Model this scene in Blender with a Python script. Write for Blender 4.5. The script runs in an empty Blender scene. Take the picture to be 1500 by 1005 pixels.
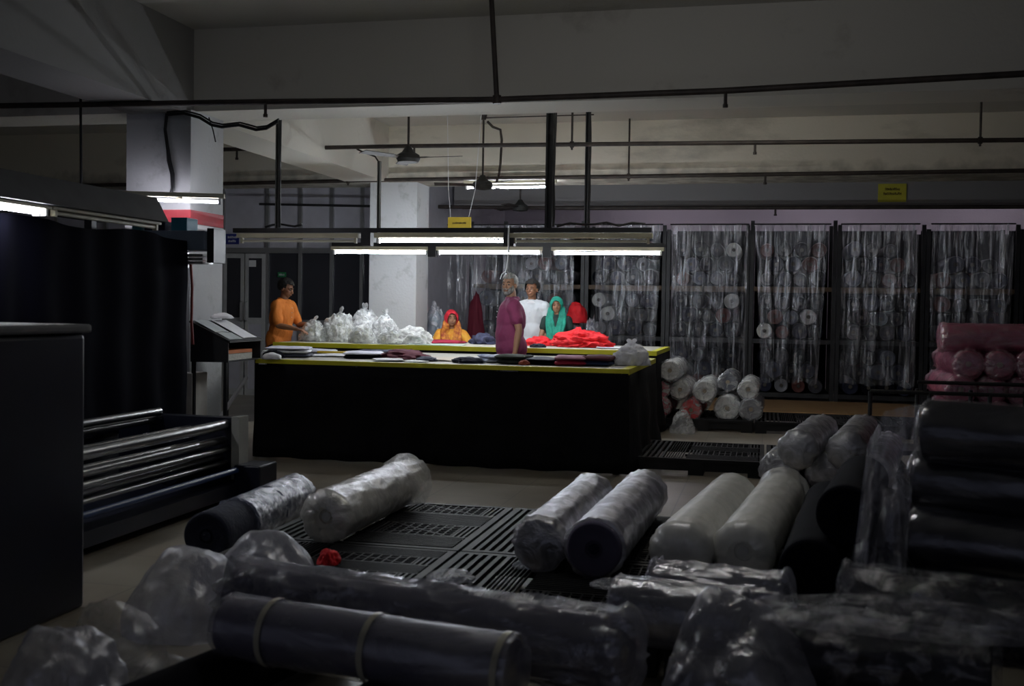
import bpy, bmesh, math, random
from mathutils import Vector, Matrix, noise, Quaternion
PI = math.pi
V = Vector
rnd = random.Random(7)
scn = bpy.context.scene
COL = scn.collection

# ------------------------------------------------------------------ camera
FPX = 1600.0
YAW = math.atan(370/FPX); PIT = math.atan(50/FPX); ROLL = math.radians(.9); EYE = 1.4
_F0 = V((-math.sin(YAW), math.cos(YAW), 0)); _R0 = V((math.cos(YAW), math.sin(YAW), 0))
CF = V((_F0.x*math.cos(PIT), _F0.y*math.cos(PIT), -math.sin(PIT)))
_U0 = V((_F0.x*math.sin(PIT), _F0.y*math.sin(PIT), math.cos(PIT)))
CR = _R0*math.cos(ROLL) + _U0*math.sin(ROLL)
CU = _U0*math.cos(ROLL) - _R0*math.sin(ROLL)
cam = bpy.data.cameras.new('camera'); camo = bpy.data.objects.new('camera', cam); COL.objects.link(camo)
camo.matrix_world = Matrix(((CR.x, CU.x, -CF.x, 0), (CR.y, CU.y, -CF.y, 0), (CR.z, CU.z, -CF.z, EYE), (0, 0, 0, 1)))
cam.sensor_width = 36; cam.lens = 36*FPX/1500; cam.clip_start = .05; cam.clip_end = 100
cam.dof.use_dof = True; cam.dof.focus_distance = 12.5; cam.dof.aperture_fstop = 3.5
scn.camera = camo
def ray(x, y): return CF + CR*((x-750)/FPX) + CU*((502.5-y)/FPX)
def az(x, y, z):                       # survey point at a known height
    d = ray(x, y); t = (z-EYE)/d.z; return V((d.x*t, d.y*t, z))
def ay(x, y, Y):                       # survey point at a known depth of the room
    d = ray(x, y); t = Y/d.y; return V((d.x*t, Y, EYE+d.z*t))

# ------------------------------------------------------------------ materials
MATS = {}
def nodes_of(m):
    m.use_nodes = True; nt = m.node_tree; nt.nodes.clear(); return nt, nt.nodes, nt.links
def mat(name, col, rough=.6, metal=0., var=.12, scale=6., bump=0., bscale=40., stretch=(1, 1, 1), col2=None, spec=.5, coat=0.):
    if name in MATS: return MATS[name]
    m = bpy.data.materials.new(name); nt, N, L = nodes_of(m)
    out = N.new('ShaderNodeOutputMaterial'); b = N.new('ShaderNodeBsdfPrincipled')
    tc = N.new('ShaderNodeTexCoord'); mp = N.new('ShaderNodeMapping'); mp.inputs['Scale'].default_value = stretch
    nz = N.new('ShaderNodeTexNoise'); nz.inputs['Scale'].default_value = scale; nz.inputs['Detail'].default_value = 5
    L.new(tc.outputs['Object'], mp.inputs[0]); L.new(mp.outputs[0], nz.inputs['Vector'])
    rp = N.new('ShaderNodeValToRGB'); rp.color_ramp.elements[0].position = .3; rp.color_ramp.elements[1].position = .7
    c2 = col2 or tuple(min(1, c*(1+var)) for c in col); c1 = tuple(c*(1-var) for c in col) if not col2 else col
    rp.color_ramp.elements[0].color = (*c1, 1); rp.color_ramp.elements[1].color = (*c2, 1)
    L.new(nz.outputs['Fac'], rp.inputs[0]); L.new(rp.outputs[0], b.inputs['Base Color'])
    b.inputs['Roughness'].default_value = rough; b.inputs['Metallic'].default_value = metal
    b.inputs['Specular IOR Level'].default_value = spec; b.inputs['Coat Weight'].default_value = coat
    if bump:
        n2 = N.new('ShaderNodeTexNoise'); n2.inputs['Scale'].default_value = bscale; n2.inputs['Detail'].default_value = 4
        L.new(mp.outputs[0], n2.inputs['Vector'])
        bp = N.new('ShaderNodeBump'); bp.inputs['Strength'].default_value = bump; bp.inputs['Distance'].default_value = .02
        L.new(n2.outputs['Fac'], bp.inputs['Height']); L.new(bp.outputs[0], b.inputs['Normal'])
    L.new(b.outputs[0], out.inputs[0]); MATS[name] = m; return m
def emis(name, col, s):
    if name in MATS: return MATS[name]
    m = bpy.data.materials.new(name); nt, N, L = nodes_of(m)
    out = N.new('ShaderNodeOutputMaterial'); e = N.new('ShaderNodeEmission')
    e.inputs[0].default_value = (*col, 1); e.inputs[1].default_value = s; L.new(e.outputs[0], out.inputs[0])
    MATS[name] = m; return m
def film(name, lo=.12, hi=.6, tint=(.8, .8, .84), scale=14, stretch=(1, 1, 1), bump=.6, rough=.16, p0=.42, p1=.62, gl=.45):
    """thin polythene: transparent where smooth, milky and shiny along creases"""
    if name in MATS: return MATS[name]
    m = bpy.data.materials.new(name); nt, N, L = nodes_of(m)
    out = N.new('ShaderNodeOutputMaterial'); tr = N.new('ShaderNodeBsdfTransparent'); gs = N.new('ShaderNodeBsdfGlossy'); df = N.new('ShaderNodeBsdfDiffuse')
    tl = N.new('ShaderNodeBsdfTranslucent'); tl.inputs[0].default_value = (*tint, 1)
    tc = N.new('ShaderNodeTexCoord'); mp = N.new('ShaderNodeMapping'); mp.inputs['Scale'].default_value = stretch
    nz = N.new('ShaderNodeTexNoise'); nz.inputs['Scale'].default_value = scale; nz.inputs['Detail'].default_value = 6; nz.inputs['Roughness'].default_value = .6; nz.inputs['Distortion'].default_value = .6
    L.new(tc.outputs['Object'], mp.inputs[0]); L.new(mp.outputs[0], nz.inputs['Vector'])
    mr = N.new('ShaderNodeMapRange'); mr.inputs['From Min'].default_value = p0; mr.inputs['From Max'].default_value = p1
    mr.inputs['To Min'].default_value = lo; mr.inputs['To Max'].default_value = hi; L.new(nz.outputs['Fac'], mr.inputs['Value'])
    df.inputs[0].default_value = (*tint, 1); gs.inputs[0].default_value = (.95, .95, 1, 1); gs.inputs['Roughness'].default_value = rough
    bp = N.new('ShaderNodeBump'); bp.inputs['Strength'].default_value = bump; bp.inputs['Distance'].default_value = .03
    L.new(nz.outputs['Fac'], bp.inputs['Height'])
    for n in (gs, df, tl): L.new(bp.outputs[0], n.inputs['Normal'])
    m0 = N.new('ShaderNodeMixShader'); m0.inputs[0].default_value = .4; L.new(df.outputs[0], m0.inputs[1]); L.new(tl.outputs[0], m0.inputs[2])
    m1 = N.new('ShaderNodeMixShader'); m1.inputs[0].default_value = gl; L.new(m0.outputs[0], m1.inputs[1]); L.new(gs.outputs[0], m1.inputs[2])
    m2 = N.new('ShaderNodeMixShader'); L.new(mr.outputs[0], m2.inputs[0]); L.new(tr.outputs[0], m2.inputs[1]); L.new(m1.outputs[0], m2.inputs[2])
    L.new(m2.outputs[0], out.inputs[0]); MATS[name] = m; return m
def glassm(name, tint=(.05, .05, .06), fac=.85):
    if name in MATS: return MATS[name]
    m = bpy.data.materials.new(name); nt, N, L = nodes_of(m)
    out = N.new('ShaderNodeOutputMaterial'); tr = N.new('ShaderNodeBsdfTransparent'); b = N.new('ShaderNodeBsdfPrincipled')
    b.inputs['Base Color'].default_value = (*tint, 1); b.inputs['Roughness'].default_value = .12
    tr.inputs[0].default_value = (.5, .55, .55, 1)
    mx = N.new('ShaderNodeMixShader'); mx.inputs[0].default_value = fac
    L.new(tr.outputs[0], mx.inputs[1]); L.new(b.outputs[0], mx.inputs[2]); L.new(mx.outputs[0], out.inputs[0]); MATS[name] = m; return m

def floor_mat():
    m = bpy.data.materials.new('floor_tiles'); nt, N, L = nodes_of(m)
    out = N.new('ShaderNodeOutputMaterial'); b = N.new('ShaderNodeBsdfPrincipled')
    tc = N.new('ShaderNodeTexCoord'); nz = N.new('ShaderNodeTexNoise'); nz.inputs['Scale'].default_value = 1.3; nz.inputs['Detail'].default_value = 8
    L.new(tc.outputs['Object'], nz.inputs['Vector'])
    br = N.new('ShaderNodeTexBrick'); br.offset = 0; br.inputs['Scale'].default_value = 1; br.inputs['Brick Width'].default_value = .6; br.inputs['Row Height'].default_value = .6
    br.inputs['Mortar Size'].default_value = .005; br.inputs['Mortar Smooth'].default_value = .1
    br.inputs['Color1'].default_value = (.34, .305, .25, 1); br.inputs['Color2'].default_value = (.30, .275, .225, 1); br.inputs['Mortar'].default_value = (.2, .19, .17, 1)
    L.new(tc.outputs['Object'], br.inputs['Vector'])
    rp = N.new('ShaderNodeValToRGB'); rp.color_ramp.elements[0].position = .3; rp.color_ramp.elements[1].position = .65
    rp.color_ramp.elements[0].color = (.55, .5, .44, 1); rp.color_ramp.elements[1].color = (1, 1, 1, 1); L.new(nz.outputs['Fac'], rp.inputs[0])
    mx = N.new('ShaderNodeMix'); mx.data_type = 'RGBA'; mx.blend_type = 'MULTIPLY'; mx.inputs[0].default_value = 1
    L.new(br.outputs['Color'], mx.inputs[6]); L.new(rp.outputs[0], mx.inputs[7]); L.new(mx.outputs[2], b.inputs['Base Color'])
    b.inputs['Roughness'].default_value = .32; L.new(b.outputs[0], out.inputs[0]); return m
def plaster(name, col, dirt=(.2, .17, .13), amt=.62, scale=1.2, stretch=(1, 1, 1), low=None):
    """old white plaster with damp stains; optional grime band at a height (z from, z to)"""
    m = bpy.data.materials.new(name); nt, N, L = nodes_of(m)
    out = N.new('ShaderNodeOutputMaterial'); b = N.new('ShaderNodeBsdfPrincipled'); tc = N.new('ShaderNodeTexCoord')
    mp = N.new('ShaderNodeMapping'); mp.inputs['Scale'].default_value = stretch
    L.new(tc.outputs['Object'], mp.inputs[0])
    nz = N.new('ShaderNodeTexNoise'); nz.inputs['Scale'].default_value = scale; nz.inputs['Detail'].default_value = 9; nz.inputs['Roughness'].default_value = .65
    L.new(mp.outputs[0], nz.inputs['Vector'])
    rp = N.new('ShaderNodeValToRGB'); rp.color_ramp.elements[0].position = amt-.0; rp.color_ramp.elements[1].position = amt+.16
    rp.color_ramp.elements[0].color = (*col, 1); rp.color_ramp.elements[1].color = (*[.5*(c+d) for c, d in zip(col, dirt)], 1)
    L.new(nz.outputs['Fac'], rp.inputs[0]); last = rp.outputs[0]
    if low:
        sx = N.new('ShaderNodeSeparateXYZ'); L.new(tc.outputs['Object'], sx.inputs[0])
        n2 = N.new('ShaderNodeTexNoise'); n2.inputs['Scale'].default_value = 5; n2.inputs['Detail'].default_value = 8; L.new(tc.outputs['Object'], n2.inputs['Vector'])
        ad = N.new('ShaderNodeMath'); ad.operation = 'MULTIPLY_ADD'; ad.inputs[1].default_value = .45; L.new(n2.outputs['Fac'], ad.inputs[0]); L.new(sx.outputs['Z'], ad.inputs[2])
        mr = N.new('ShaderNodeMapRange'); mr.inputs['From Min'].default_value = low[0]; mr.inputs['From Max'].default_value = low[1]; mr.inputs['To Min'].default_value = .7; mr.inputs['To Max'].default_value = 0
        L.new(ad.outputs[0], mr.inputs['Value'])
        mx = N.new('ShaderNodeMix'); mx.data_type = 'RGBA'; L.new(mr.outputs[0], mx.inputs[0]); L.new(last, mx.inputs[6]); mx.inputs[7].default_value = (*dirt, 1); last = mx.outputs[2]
    L.new(last, b.inputs['Base Color']); b.inputs['Roughness'].default_value = .85
    n3 = N.new('ShaderNodeTexNoise'); n3.inputs['Scale'].default_value = 30; L.new(tc.outputs['Object'], n3.inputs['Vector'])
    bp = N.new('ShaderNodeBump'); bp.inputs['Strength'].default_value = .25; bp.inputs['Distance'].default_value = .01; L.new(n3.outputs['Fac'], bp.inputs['Height']); L.new(bp.outputs[0], b.inputs['Normal'])
    L.new(b.outputs[0], out.inputs[0]); return m

# ------------------------------------------------------------------ mesh helpers
def BM(): return bmesh.new()
def box(bm, a, b, M=None):
    vs = [bm.verts.new(V((x, y, z)) if M is None else M @ V((x, y, z))) for x in (a[0], b[0]) for y in (a[1], b[1]) for z in (a[2], b[2])]
    for q in ((0, 1, 3, 2), (4, 6, 7, 5), (0, 4, 5, 1), (2, 3, 7, 6), (0, 2, 6, 4), (1, 5, 7, 3)): bm.faces.new([vs[i] for i in q])
def bbox(bm, c, s, rz=0, ry=0, rx=0):
    M = Matrix.Translation(c) @ Matrix.Rotation(rz, 4, 'Z') @ Matrix.Rotation(ry, 4, 'Y') @ Matrix.Rotation(rx, 4, 'X')
    box(bm, (-s[0]/2, -s[1]/2, -s[2]/2), (s[0]/2, s[1]/2, s[2]/2), M)
def frame_of(d):
    d = d.normalized(); u = V((0, 0, 1)) if abs(d.z) < .9 else V((1, 0, 0))
    a = d.cross(u).normalized(); return d, a, a.cross(d)
def rings(bm, rs, caps=True, closed=False):
    """rs: list of rings (lists of Vectors)"""
    vr = [[bm.verts.new(p) for p in r] for r in rs]; n = len(rs[0])
    m = len(vr)
    for i in range(m-1 if not closed else m):
        A, B = vr[i], vr[(i+1) % m]
        for k in range(n): bm.faces.new((A[k], A[(k+1) % n], B[(k+1) % n], B[k]))
    if caps and not closed:
        bm.faces.new(vr[0][::-1]); bm.faces.new(vr[-1])
    return vr
def tube(bm, pts, r, n=8, caps=True):
    pts = [V(p) for p in pts]; rs = []
    for i, p in enumerate(pts):
        d = (pts[min(i+1, len(pts)-1)]-pts[max(i-1, 0)]); d, a, b = frame_of(d)
        if i == 0: a0 = a
        a = (a0-d*a0.dot(d)).normalized(); b = a.cross(d); a0 = a
        rr = r[i] if isinstance(r, (list, tuple)) else r
        rs.append([p+a*math.cos(2*PI*k/n)*rr+b*math.sin(2*PI*k/n)*rr for k in range(n)])
    rings(bm, rs, caps)
def cyl(bm, p0, p1, r, n=16): tube(bm, [p0, p1], r, n)
def prism(bm, poly, z0, z1):
    lo = [bm.verts.new((x, y, z0)) for x, y in poly]; hi = [bm.verts.new((x, y, z1)) for x, y in poly]; n = len(poly)
    for k in range(n): bm.faces.new((lo[k], lo[(k+1) % n], hi[(k+1) % n], hi[k]))
    bm.faces.new(lo[::-1]); bm.faces.new(hi)
def hexa(bm, lo, hi):
    """solid from two quads"""
    a = [bm.verts.new(p) for p in lo]; b = [bm.verts.new(p) for p in hi]
    for k in range(4): bm.faces.new((a[k], a[(k+1) % 4], b[(k+1) % 4], b[k]))
    bm.faces.new(a[::-1]); bm.faces.new(b)
def ball(bm, c, r, sub=2, M=None):
    r = (r, r, r) if not isinstance(r, (tuple, list)) else r
    mm = Matrix.Translation(c) @ (M or Matrix.Identity(4)) @ Matrix.Diagonal((*r, 1))
    bmesh.ops.create_icosphere(bm, subdivisions=sub, radius=1, matrix=mm)
def ns(p, s=1., seed=0): return noise.noise(V((p[0]*s+seed*7.3, p[1]*s+seed*3.1, p[2]*s-seed*5.7)))
def ridge(p, s=1., seed=0): return 1-2*abs(ns(p, s, seed))

def tag(o, label=None, cat=None, group=None, kind=None):
    if label: o['label'] = label
    if cat: o['category'] = cat
    if group: o['group'] = group
    if kind: o['kind'] = kind
    return o
def obj(name, bm, m, parent=None, smooth=True, ang=38, bevel=0):
    me = bpy.data.meshes.new(name)
    bmesh.ops.recalc_face_normals(bm, faces=bm.faces[:])
    if parent is not None:
        loc = parent_world(parent)
        bmesh.ops.translate(bm, verts=bm.verts[:], vec=-loc)
    bm.to_mesh(me); bm.free()
    for mm in (m if isinstance(m, (list, tuple)) else [m]): me.materials.append(mm)
    if smooth:
        for p in me.polygons: p.use_smooth = True
        me.set_sharp_from_angle(angle=math.radians(ang))
    o = bpy.data.objects.new(name, me); COL.objects.link(o)
    if parent is not None: o.parent = parent
    if bevel:
        md = o.modifiers.new('bevel', 'BEVEL'); md.width = bevel; md.segments = 2; md.limit_method = 'ANGLE'
    return o
def parent_world(p):
    l = V((0, 0, 0))
    while p is not None: l = l+p.location; p = p.parent
    return l
def thing(name, label, cat, loc=(0, 0, 0), group=None):
    o = bpy.data.objects.new(name, None); o.empty_display_size = .1; COL.objects.link(o); o.location = V(loc)
    return tag(o, label, cat, group)
def solo(name, bm, m, label, cat, group=None, origin=None, **k):
    """a thing that is one mesh, origin at its base"""
    lo = V((min(v.co.x for v in bm.verts), min(v.co.y for v in bm.verts), min(v.co.z for v in bm.verts)))
    hi = V((max(v.co.x for v in bm.verts), max(v.co.y for v in bm.verts), 0))
    c = V(((lo.x+hi.x)/2, (lo.y+hi.y)/2, lo.z)) if origin is None else V(origin)
    bmesh.ops.translate(bm, verts=bm.verts[:], vec=-c)
    o = obj(name, bm, m, **k); o.location = c; return tag(o, label, cat, group)
def struct(name, bm, m, parent=None, **k):
    o = obj(name, bm, m, parent, **k)
    if parent is None: o['kind'] = 'structure'
    return o

# ------------------------------------------------------------------ palette
m_wall = plaster('white_plaster', (.62, .60, .54), amt=.6)
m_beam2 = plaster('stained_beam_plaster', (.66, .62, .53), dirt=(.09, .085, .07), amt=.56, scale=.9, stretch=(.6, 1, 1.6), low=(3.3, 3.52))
m_col = plaster('column_plaster', (.48, .49, .50), dirt=(.13, .12, .10), amt=.56, scale=3.0)
m_ceil = plaster('ceiling_plaster', (.52, .51, .47), amt=.6)
m_back = plaster('lavender_wall', (.42, .38, .43), amt=.66)
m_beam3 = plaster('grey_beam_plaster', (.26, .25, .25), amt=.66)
m_grey = mat('grey_panel', (.55, .54, .60), .5, var=.06)
m_alu = mat('aluminium', (.42, .42, .42), .35, metal=.7, var=.05)
m_floor = floor_mat()
m_pipe = mat('rusty_dark_pipe', (.035, .026, .022), .6, var=.5, scale=9)
m_black = mat('black_steel', (.014, .014, .016), .45, var=.3)
m_blackcloth = mat('black_cloth', (.006, .006, .007), .85, var=.3, bump=.3, bscale=12, spec=.15)
m_plastic_black = mat('black_pallet_plastic', (.011, .011, .012), .6, var=.3, spec=.22)
m_navy_steel = mat('navy_painted_steel', (.0035, .005, .016), .4, var=.2)
m_blue_steel = mat('blue_painted_steel', (.02, .045, .14), .4, var=.15)
m_greyblue = mat('grey_blue_steel', (.16, .20, .27), .45)
m_chrome = mat('brushed_roller_steel', (.32, .32, .33), .28, metal=.95, var=.25, scale=3, stretch=(20, 1, 20))
m_cream = mat('cream_enamel', (.56, .52, .38), .5, var=.12)
m_hoodgrey = mat('dark_grey_enamel', (.10, .10, .105), .6)
m_yellow = mat('yellow_green_tape', (.62, .60, .02), .5, var=.2, scale=4, col2=(.74, .66, .03))
m_top = mat('pale_table_board', (.50, .48, .42), .6, var=.12, scale=2)
m_signy = mat('yellow_sign', (.68, .48, .03), .5, var=.06)
m_signd = mat('sign_ink', (.10, .06, .02), .6)
m_paper = mat('white_paper', (.78, .78, .80), .7, var=.06)
m_white = mat('white_fabric', (.66, .66, .64), .8, var=.05, bump=.2)
m_navy = mat('navy_fabric', (.008, .010, .028), .85, var=.25, bump=.3)
m_charcoal = mat('charcoal_fabric', (.035, .033, .042), .85, var=.25, bump=.3)
m_dk = mat('near_black_fabric', (.005, .005, .009), .9, var=.25, spec=.08)
m_grey_f = mat('grey_fabric', (.22, .22, .24), .85, var=.12)
m_violet = mat('dusty_violet_fabric', (.10, .09, .14), .85, var=.15)
m_pink = mat('pink_fabric', (.38, .09, .16), .8, var=.15)
m_red = mat('red_fabric', (.72, .012, .02), .75, var=.18, scale=10, bump=.5, bscale=14)
m_crim = mat('crimson_fabric', (.38, .015, .05), .8, var=.18, scale=14)
m_maroon = mat('maroon_fabric', (.10, .015, .03), .8, var=.2)
m_brown = mat('brown_board', (.30, .17, .07), .7, var=.2, scale=3, stretch=(1, 6, 1))
m_core = mat('cardboard_core', (.28, .22, .15), .8)
m_tape = mat('pale_tape', (.50, .47, .36), .35)
m_glass = glassm('dark_glass')
m_tube = emis('lit_tube', (.86, .92, 1.0), 30)
m_tubeoff = mat('unlit_tube', (.62, .60, .50), .3, var=.03)
F_curtain = film('curtain_film', .12, .9, (.55, .56, .60), scale=4.0, stretch=(5.0, 3, .55), bump=1., p0=.46, p1=.72, gl=.4)
F_wrap = film('wrap_film', .3, .8, (.75, .76, .82), scale=11, stretch=(1, 1, 1), bump=.9, p0=.45, p1=.66)
F_bag = film('bag_film', .30, .9, (.9, .92, .92), scale=16, bump=1., p0=.38, p1=.6, gl=.25)
F_haze = film('hazy_film', .4, .72, (.5, .5, .56), scale=5, bump=1., rough=.3, p0=.42, p1=.66, gl=.35)
F_dark = film('dim_clear_film', .08, .5, (.45, .46, .52), scale=8, bump=1., p0=.46, p1=.68, gl=.6)
F_stack = film('stack_film', .2, .45, (.16, .16, .2), scale=2.5, stretch=(.5, 1.4, 1.4), bump=.35, rough=.2, p0=.4, p1=.7, gl=.6)
F_pink = film('pink_film', .35, .75, (.62, .22, .34), scale=9, bump=.8, p0=.4, p1=.62)

# ================================================================== SETTING
ZC = 3.86; ZB = 3.13
bm = BM(); box(bm, (-13, -3, -.1), (9, 23, 0)); struct('floor', bm, m_floor, smooth=False)
bm = BM(); box(bm, (-13, -3, ZC), (9, 23, ZC+.15)); struct('ceiling', bm, m_ceil, smooth=False)
bm = BM(); box(bm, (-13.1, -3, 0), (-12.8, 23, ZC)); struct('wall_left', bm, m_wall, smooth=False)
bm = BM(); box(bm, (8.7, -3, 0), (9, 23, ZC)); struct('wall_right', bm, m_wall, smooth=False)
bm = BM(); box(bm, (-12.8, 22, 0), (8.7, 22.2, ZC)); struct('wall_back', bm, m_back, smooth=False)
# cross beams and the beam along the column row
bm = BM(); box(bm, (-5.25, 8.98, ZB), (8.7, 9.5, ZC)); struct('ceiling_beam', bm, m_wall, smooth=False)
bm = BM(); box(bm, (-12.8, 8.98, ZB), (-5.62, 9.5, ZC)); struct('ceiling_beam', bm, m_wall, smooth=False)
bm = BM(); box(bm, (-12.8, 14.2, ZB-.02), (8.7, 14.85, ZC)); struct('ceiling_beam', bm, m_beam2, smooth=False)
bm = BM(); box(bm, (-5.2, 17.95, ZB), (8.7, 18.5, ZC)); struct('ceiling_beam', bm, m_beam3, smooth=False)
bm = BM(); box(bm, (-5.62, -3, ZB-.03), (-5.05, 9.49, ZC)); struct('ceiling_beam', bm, plaster('shaded_beam_plaster', (.27, .265, .26), amt=.58), smooth=False)  # near half of the beam: plaster colour darkened in place of shade
bm = BM(); box(bm, (-5.62, 9.49, ZB-.03), (-5.05, 14.2, ZC)); struct('ceiling_beam', bm, m_wall, smooth=False)
# columns
for (x0, x1, y0, y1, band) in ((-5.66, -5.02, 8.88, 9.48, 1), (-5.35, -4.67, 14.3, 14.84, 0)):
    bm = BM(); box(bm, (x0, y0, 0), (x1, y1, ZB)); c = struct('column', bm, m_col, smooth=False)
    if band:
        bm = BM(); box(bm, (x0-.006, y0-.006, 2.12), (x1+.006, y1+.006, 2.24)); obj('painted_band', bm, mat('red_band_paint', (.42, .02, .035), .5), c, smooth=False)
        bm = BM(); box(bm, (x0-.007, y0-.007, 2.08), (x1+.007, y1+.007, 2.115)); obj('white_band', bm, m_paper, c, smooth=False)
# glazed partition, left back
YP = 15.6
def pX(px): return ay(px, 400, YP).x
bm = BM(); box(bm, (-12.8, YP+.02, 2.26), (-5.36, YP+.1, ZC)); struct('wall_partition', bm, m_grey, smooth=False)
bm = BM(); box(bm, (-12.8, YP+.02, 0), (-5.36, YP+.1, 1.16)); struct('wall_partition_lower', bm, m_grey, smooth=False)
bm = BM(); box(bm, (-5.36, YP-.72, 0), (-5.28, 22, ZC)); struct('wall_partition_side', bm, m_grey, smooth=False)
bm = BM()
mull = [-12.1, -11.2, -10.3, -9.4, -8.55] + [pX(p) for p in (327, 392, 440, 486, 530)]
for x in mull: box(bm, (x-.025, YP-.03, 0), (x+.025, YP+.06, ZC))
box(bm, (-12.8, YP-.028, 2.2), (-5.36, YP+.055, 2.28)); box(bm, (-12.8, YP-.028, 1.12), (pX(327), YP+.055, 1.18)); box(bm, (pX(392), YP-.028, 1.12), (-5.36, YP+.055, 1.18))
struct('trim_1', bm, m_alu, smooth=False)
gx = mull + [-5.36]; wn = 1
for i in range(len(gx)-1):
    if abs(gx[i]-pX(327)) < .01: continue
    bm = BM(); box(bm, (gx[i]+.025, YP+.005, 1.18), (gx[i+1]-.025, YP+.015, 2.2)); struct('window_%d' % wn, bm, m_glass, smooth=False); wn += 1
for k, (a, b) in enumerate(((pX(329), pX(359)), (pX(361), pX(390)))):
    bm = BM(); w = .055
    for q in (((a, 0), (a+w, 2.19)), ((b-w, 0), (b, 2.19)), ((a+w, 2.12), (b-w, 2.19)), ((a+w, 1.1), (b-w, 1.2)), ((a+w, 0), (b-w, .1))):
        box(bm, (q[0][0], YP-.04, q[0][1]), (q[1][0], YP+.0, q[1][1]))
    d = struct('door_%d' % (k+1), bm, mat('pale_door_frame', (.5, .5, .5), .5), smooth=False)
    bm = BM(); box(bm, (a+w, YP-.03, 1.2), (b-w, YP-.02, 2.12)); obj('pane', bm, m_glass, d, smooth=False)
    bm = BM(); box(bm, (a+w, YP-.03, .1), (b-w, YP-.02, 1.1)); obj('door_panel', bm, m_grey, d, smooth=False)
    hx = b-w/2 if k == 0 else a+w/2
    bm = BM(); tube(bm, [(hx, YP-.05, 1.15), (hx, YP-.09, 1.17), (hx, YP-.09, 1.43), (hx, YP-.05, 1.45)], .012, 8); obj('door_handle', bm, m_alu, d)
p = ay(366, 386, YP-.05); bm = BM(); box(bm, (p.x-.02, YP-.046, p.z-.05), (p.x+.1, YP-.041, p.z+.05))
solo('notice', bm, m_paper, 'small white paper notice stuck on the glass of the partition door', 'notice', smooth=False)

def sign(name, x0, x1, y, z0, z1, m, ink, lines, label, thick=.012, strings=None):
    t = thing(name, label, 'sign', ((x0+x1)/2, y, z0))
    bm = BM(); box(bm, (x0, y, z0), (x1, y+thick, z1)); obj('board', bm, m, t, smooth=False)
    bm = BM(); r = random.Random(int(x0*100)); w = x1-x0; h = z1-z0
    for (lz, lw, lh) in lines:
        x = x0+w*(1-lw)/2
        while x < x1-w*(1-lw)/2-.01:
            g = r.uniform(.6, 1.)*h*lh*.8
            for s in range(2): box(bm, (x+s*g*.45, y-.003, z0+h*lz-h*lh/2), (x+s*g*.45+g*.22, y, z0+h*lz+h*lh/2*r.uniform(.5, 1)))
            box(bm, (x, y-.003, z0+h*lz+h*lh*r.choice((-.4, 0., .3))), (x+g*.6, y, z0+h*lz+h*lh*r.choice((-.4, 0., .3))+h*lh*.25)); x += g*.95
    obj('lettering', bm, ink, t, smooth=False)
    if strings:
        for s in strings: bm = BM(); tube(bm, s, .004, 5); obj('string', bm, m_paper, t)
    return t
a = ay(656, 334, 12.3); b = ay(690, 318, 12.3)
sign('hanging_sign', a.x, b.x, 12.3, a.z, b.z, m_signy, m_signd, ((.45, .6, .16),), 'yellow sign board hanging on two white strings from the ceiling above the cutting tables',
     strings=[[(a.x+.03, 12.305, b.z), ay(657, 278, 12.3), (a.x-.03, 12.3, ZC)], [(b.x-.03, 12.305, b.z), ay(696, 278, 12.3), (b.x+.12, 12.3, ZC)]])
a = ay(1286, 296, 17.93); b = ay(1328, 269, 17.93)
sign('beam_sign', a.x, b.x, 17.93, a.z, b.z, mat('dull_yellow_sign', (.55, .50, .05), .5), m_signd, ((.7, .5, .14), (.45, .62, .14)), 'yellow sign with two lines of dark writing on the beam above the racks', .02)
a = ay(333, 358, YP); b = ay(352, 343, YP)
sign('blue_sign', a.x, b.x, YP-.05, a.z, b.z, mat('blue_sign', (.02, .03, .22), .5), m_paper, ((.68, .7, .22), (.3, .6, .22)), 'small blue sign with white writing on the grey partition')
a = ay(408, 406, YP); b = ay(420, 399, YP)
sign('green_sign', a.x, b.x, YP-.03, a.z, b.z, mat('green_sign', (.02, .22, .08), .5), m_paper, ((.5, .7, .4),), 'tiny green sign on the glass behind the man in orange')

# pipes
def pipe(pts, r, label, hangers=(), up=ZC, drops=(), m=None):
    t = thing('ceiling_pipe', label, 'pipe', pts[0])
    bm = BM(); tube(bm, pts, r, 12); obj('pipe_run', bm, m or m_pipe, t)
    def at(x):
        for i in range(len(pts)-1):
            A, B = V(pts[i]), V(pts[i+1])
            if A.x <= x <= B.x or i == len(pts)-2: return A.lerp(B, (x-A.x)/(B.x-A.x))
    for x in hangers:
        p = at(x); bm = BM(); cyl(bm, p+V((0, 0, -.06)), (p.x, p.y, up), .012, 8)
        tube(bm, [p+V((-.02, 0, 0)), p+V((.02, 0, 0))], r+.012, 12); obj('hanger', bm, m_pipe, t)
    for x in drops:
        p = at(x); bm = BM(); cyl(bm, p, p+V((0, 0, -.1)), r*.55, 8); cyl(bm, p+V((0, 0, -.1)), p+V((0, 0, -.125)), r*.8, 8); obj('sprinkler_head', bm, m_pipe, t)
pipe([ay(-300, 162, 8.3), ay(0, 155, 8.3), ay(400, 149, 8.3), ay(728, 146, 8.3), ay(1060, 133, 8.3), ay(1500, 108, 8.3), ay(1900, 84, 8.3)], .024,
     'long dark rusty pipe running in front of the first concrete beam', (), drops=(ay(389, 149, 8.3).x, ay(1063, 133, 8.3).x))
t = thing('pipe_hanger', 'slanting dark rod holding the front pipe up to the ceiling', 'rod', ay(728, 150, 8.3))
bm = BM(); cyl(bm, ay(728, 151, 8.3), ay(719, 17, 8.3)+V((0, 0, .15)), .02, 10); tube(bm, [ay(728, 140, 8.3), ay(728, 152, 8.3)], .034, 12); obj('rod', bm, m_pipe, t)
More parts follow.
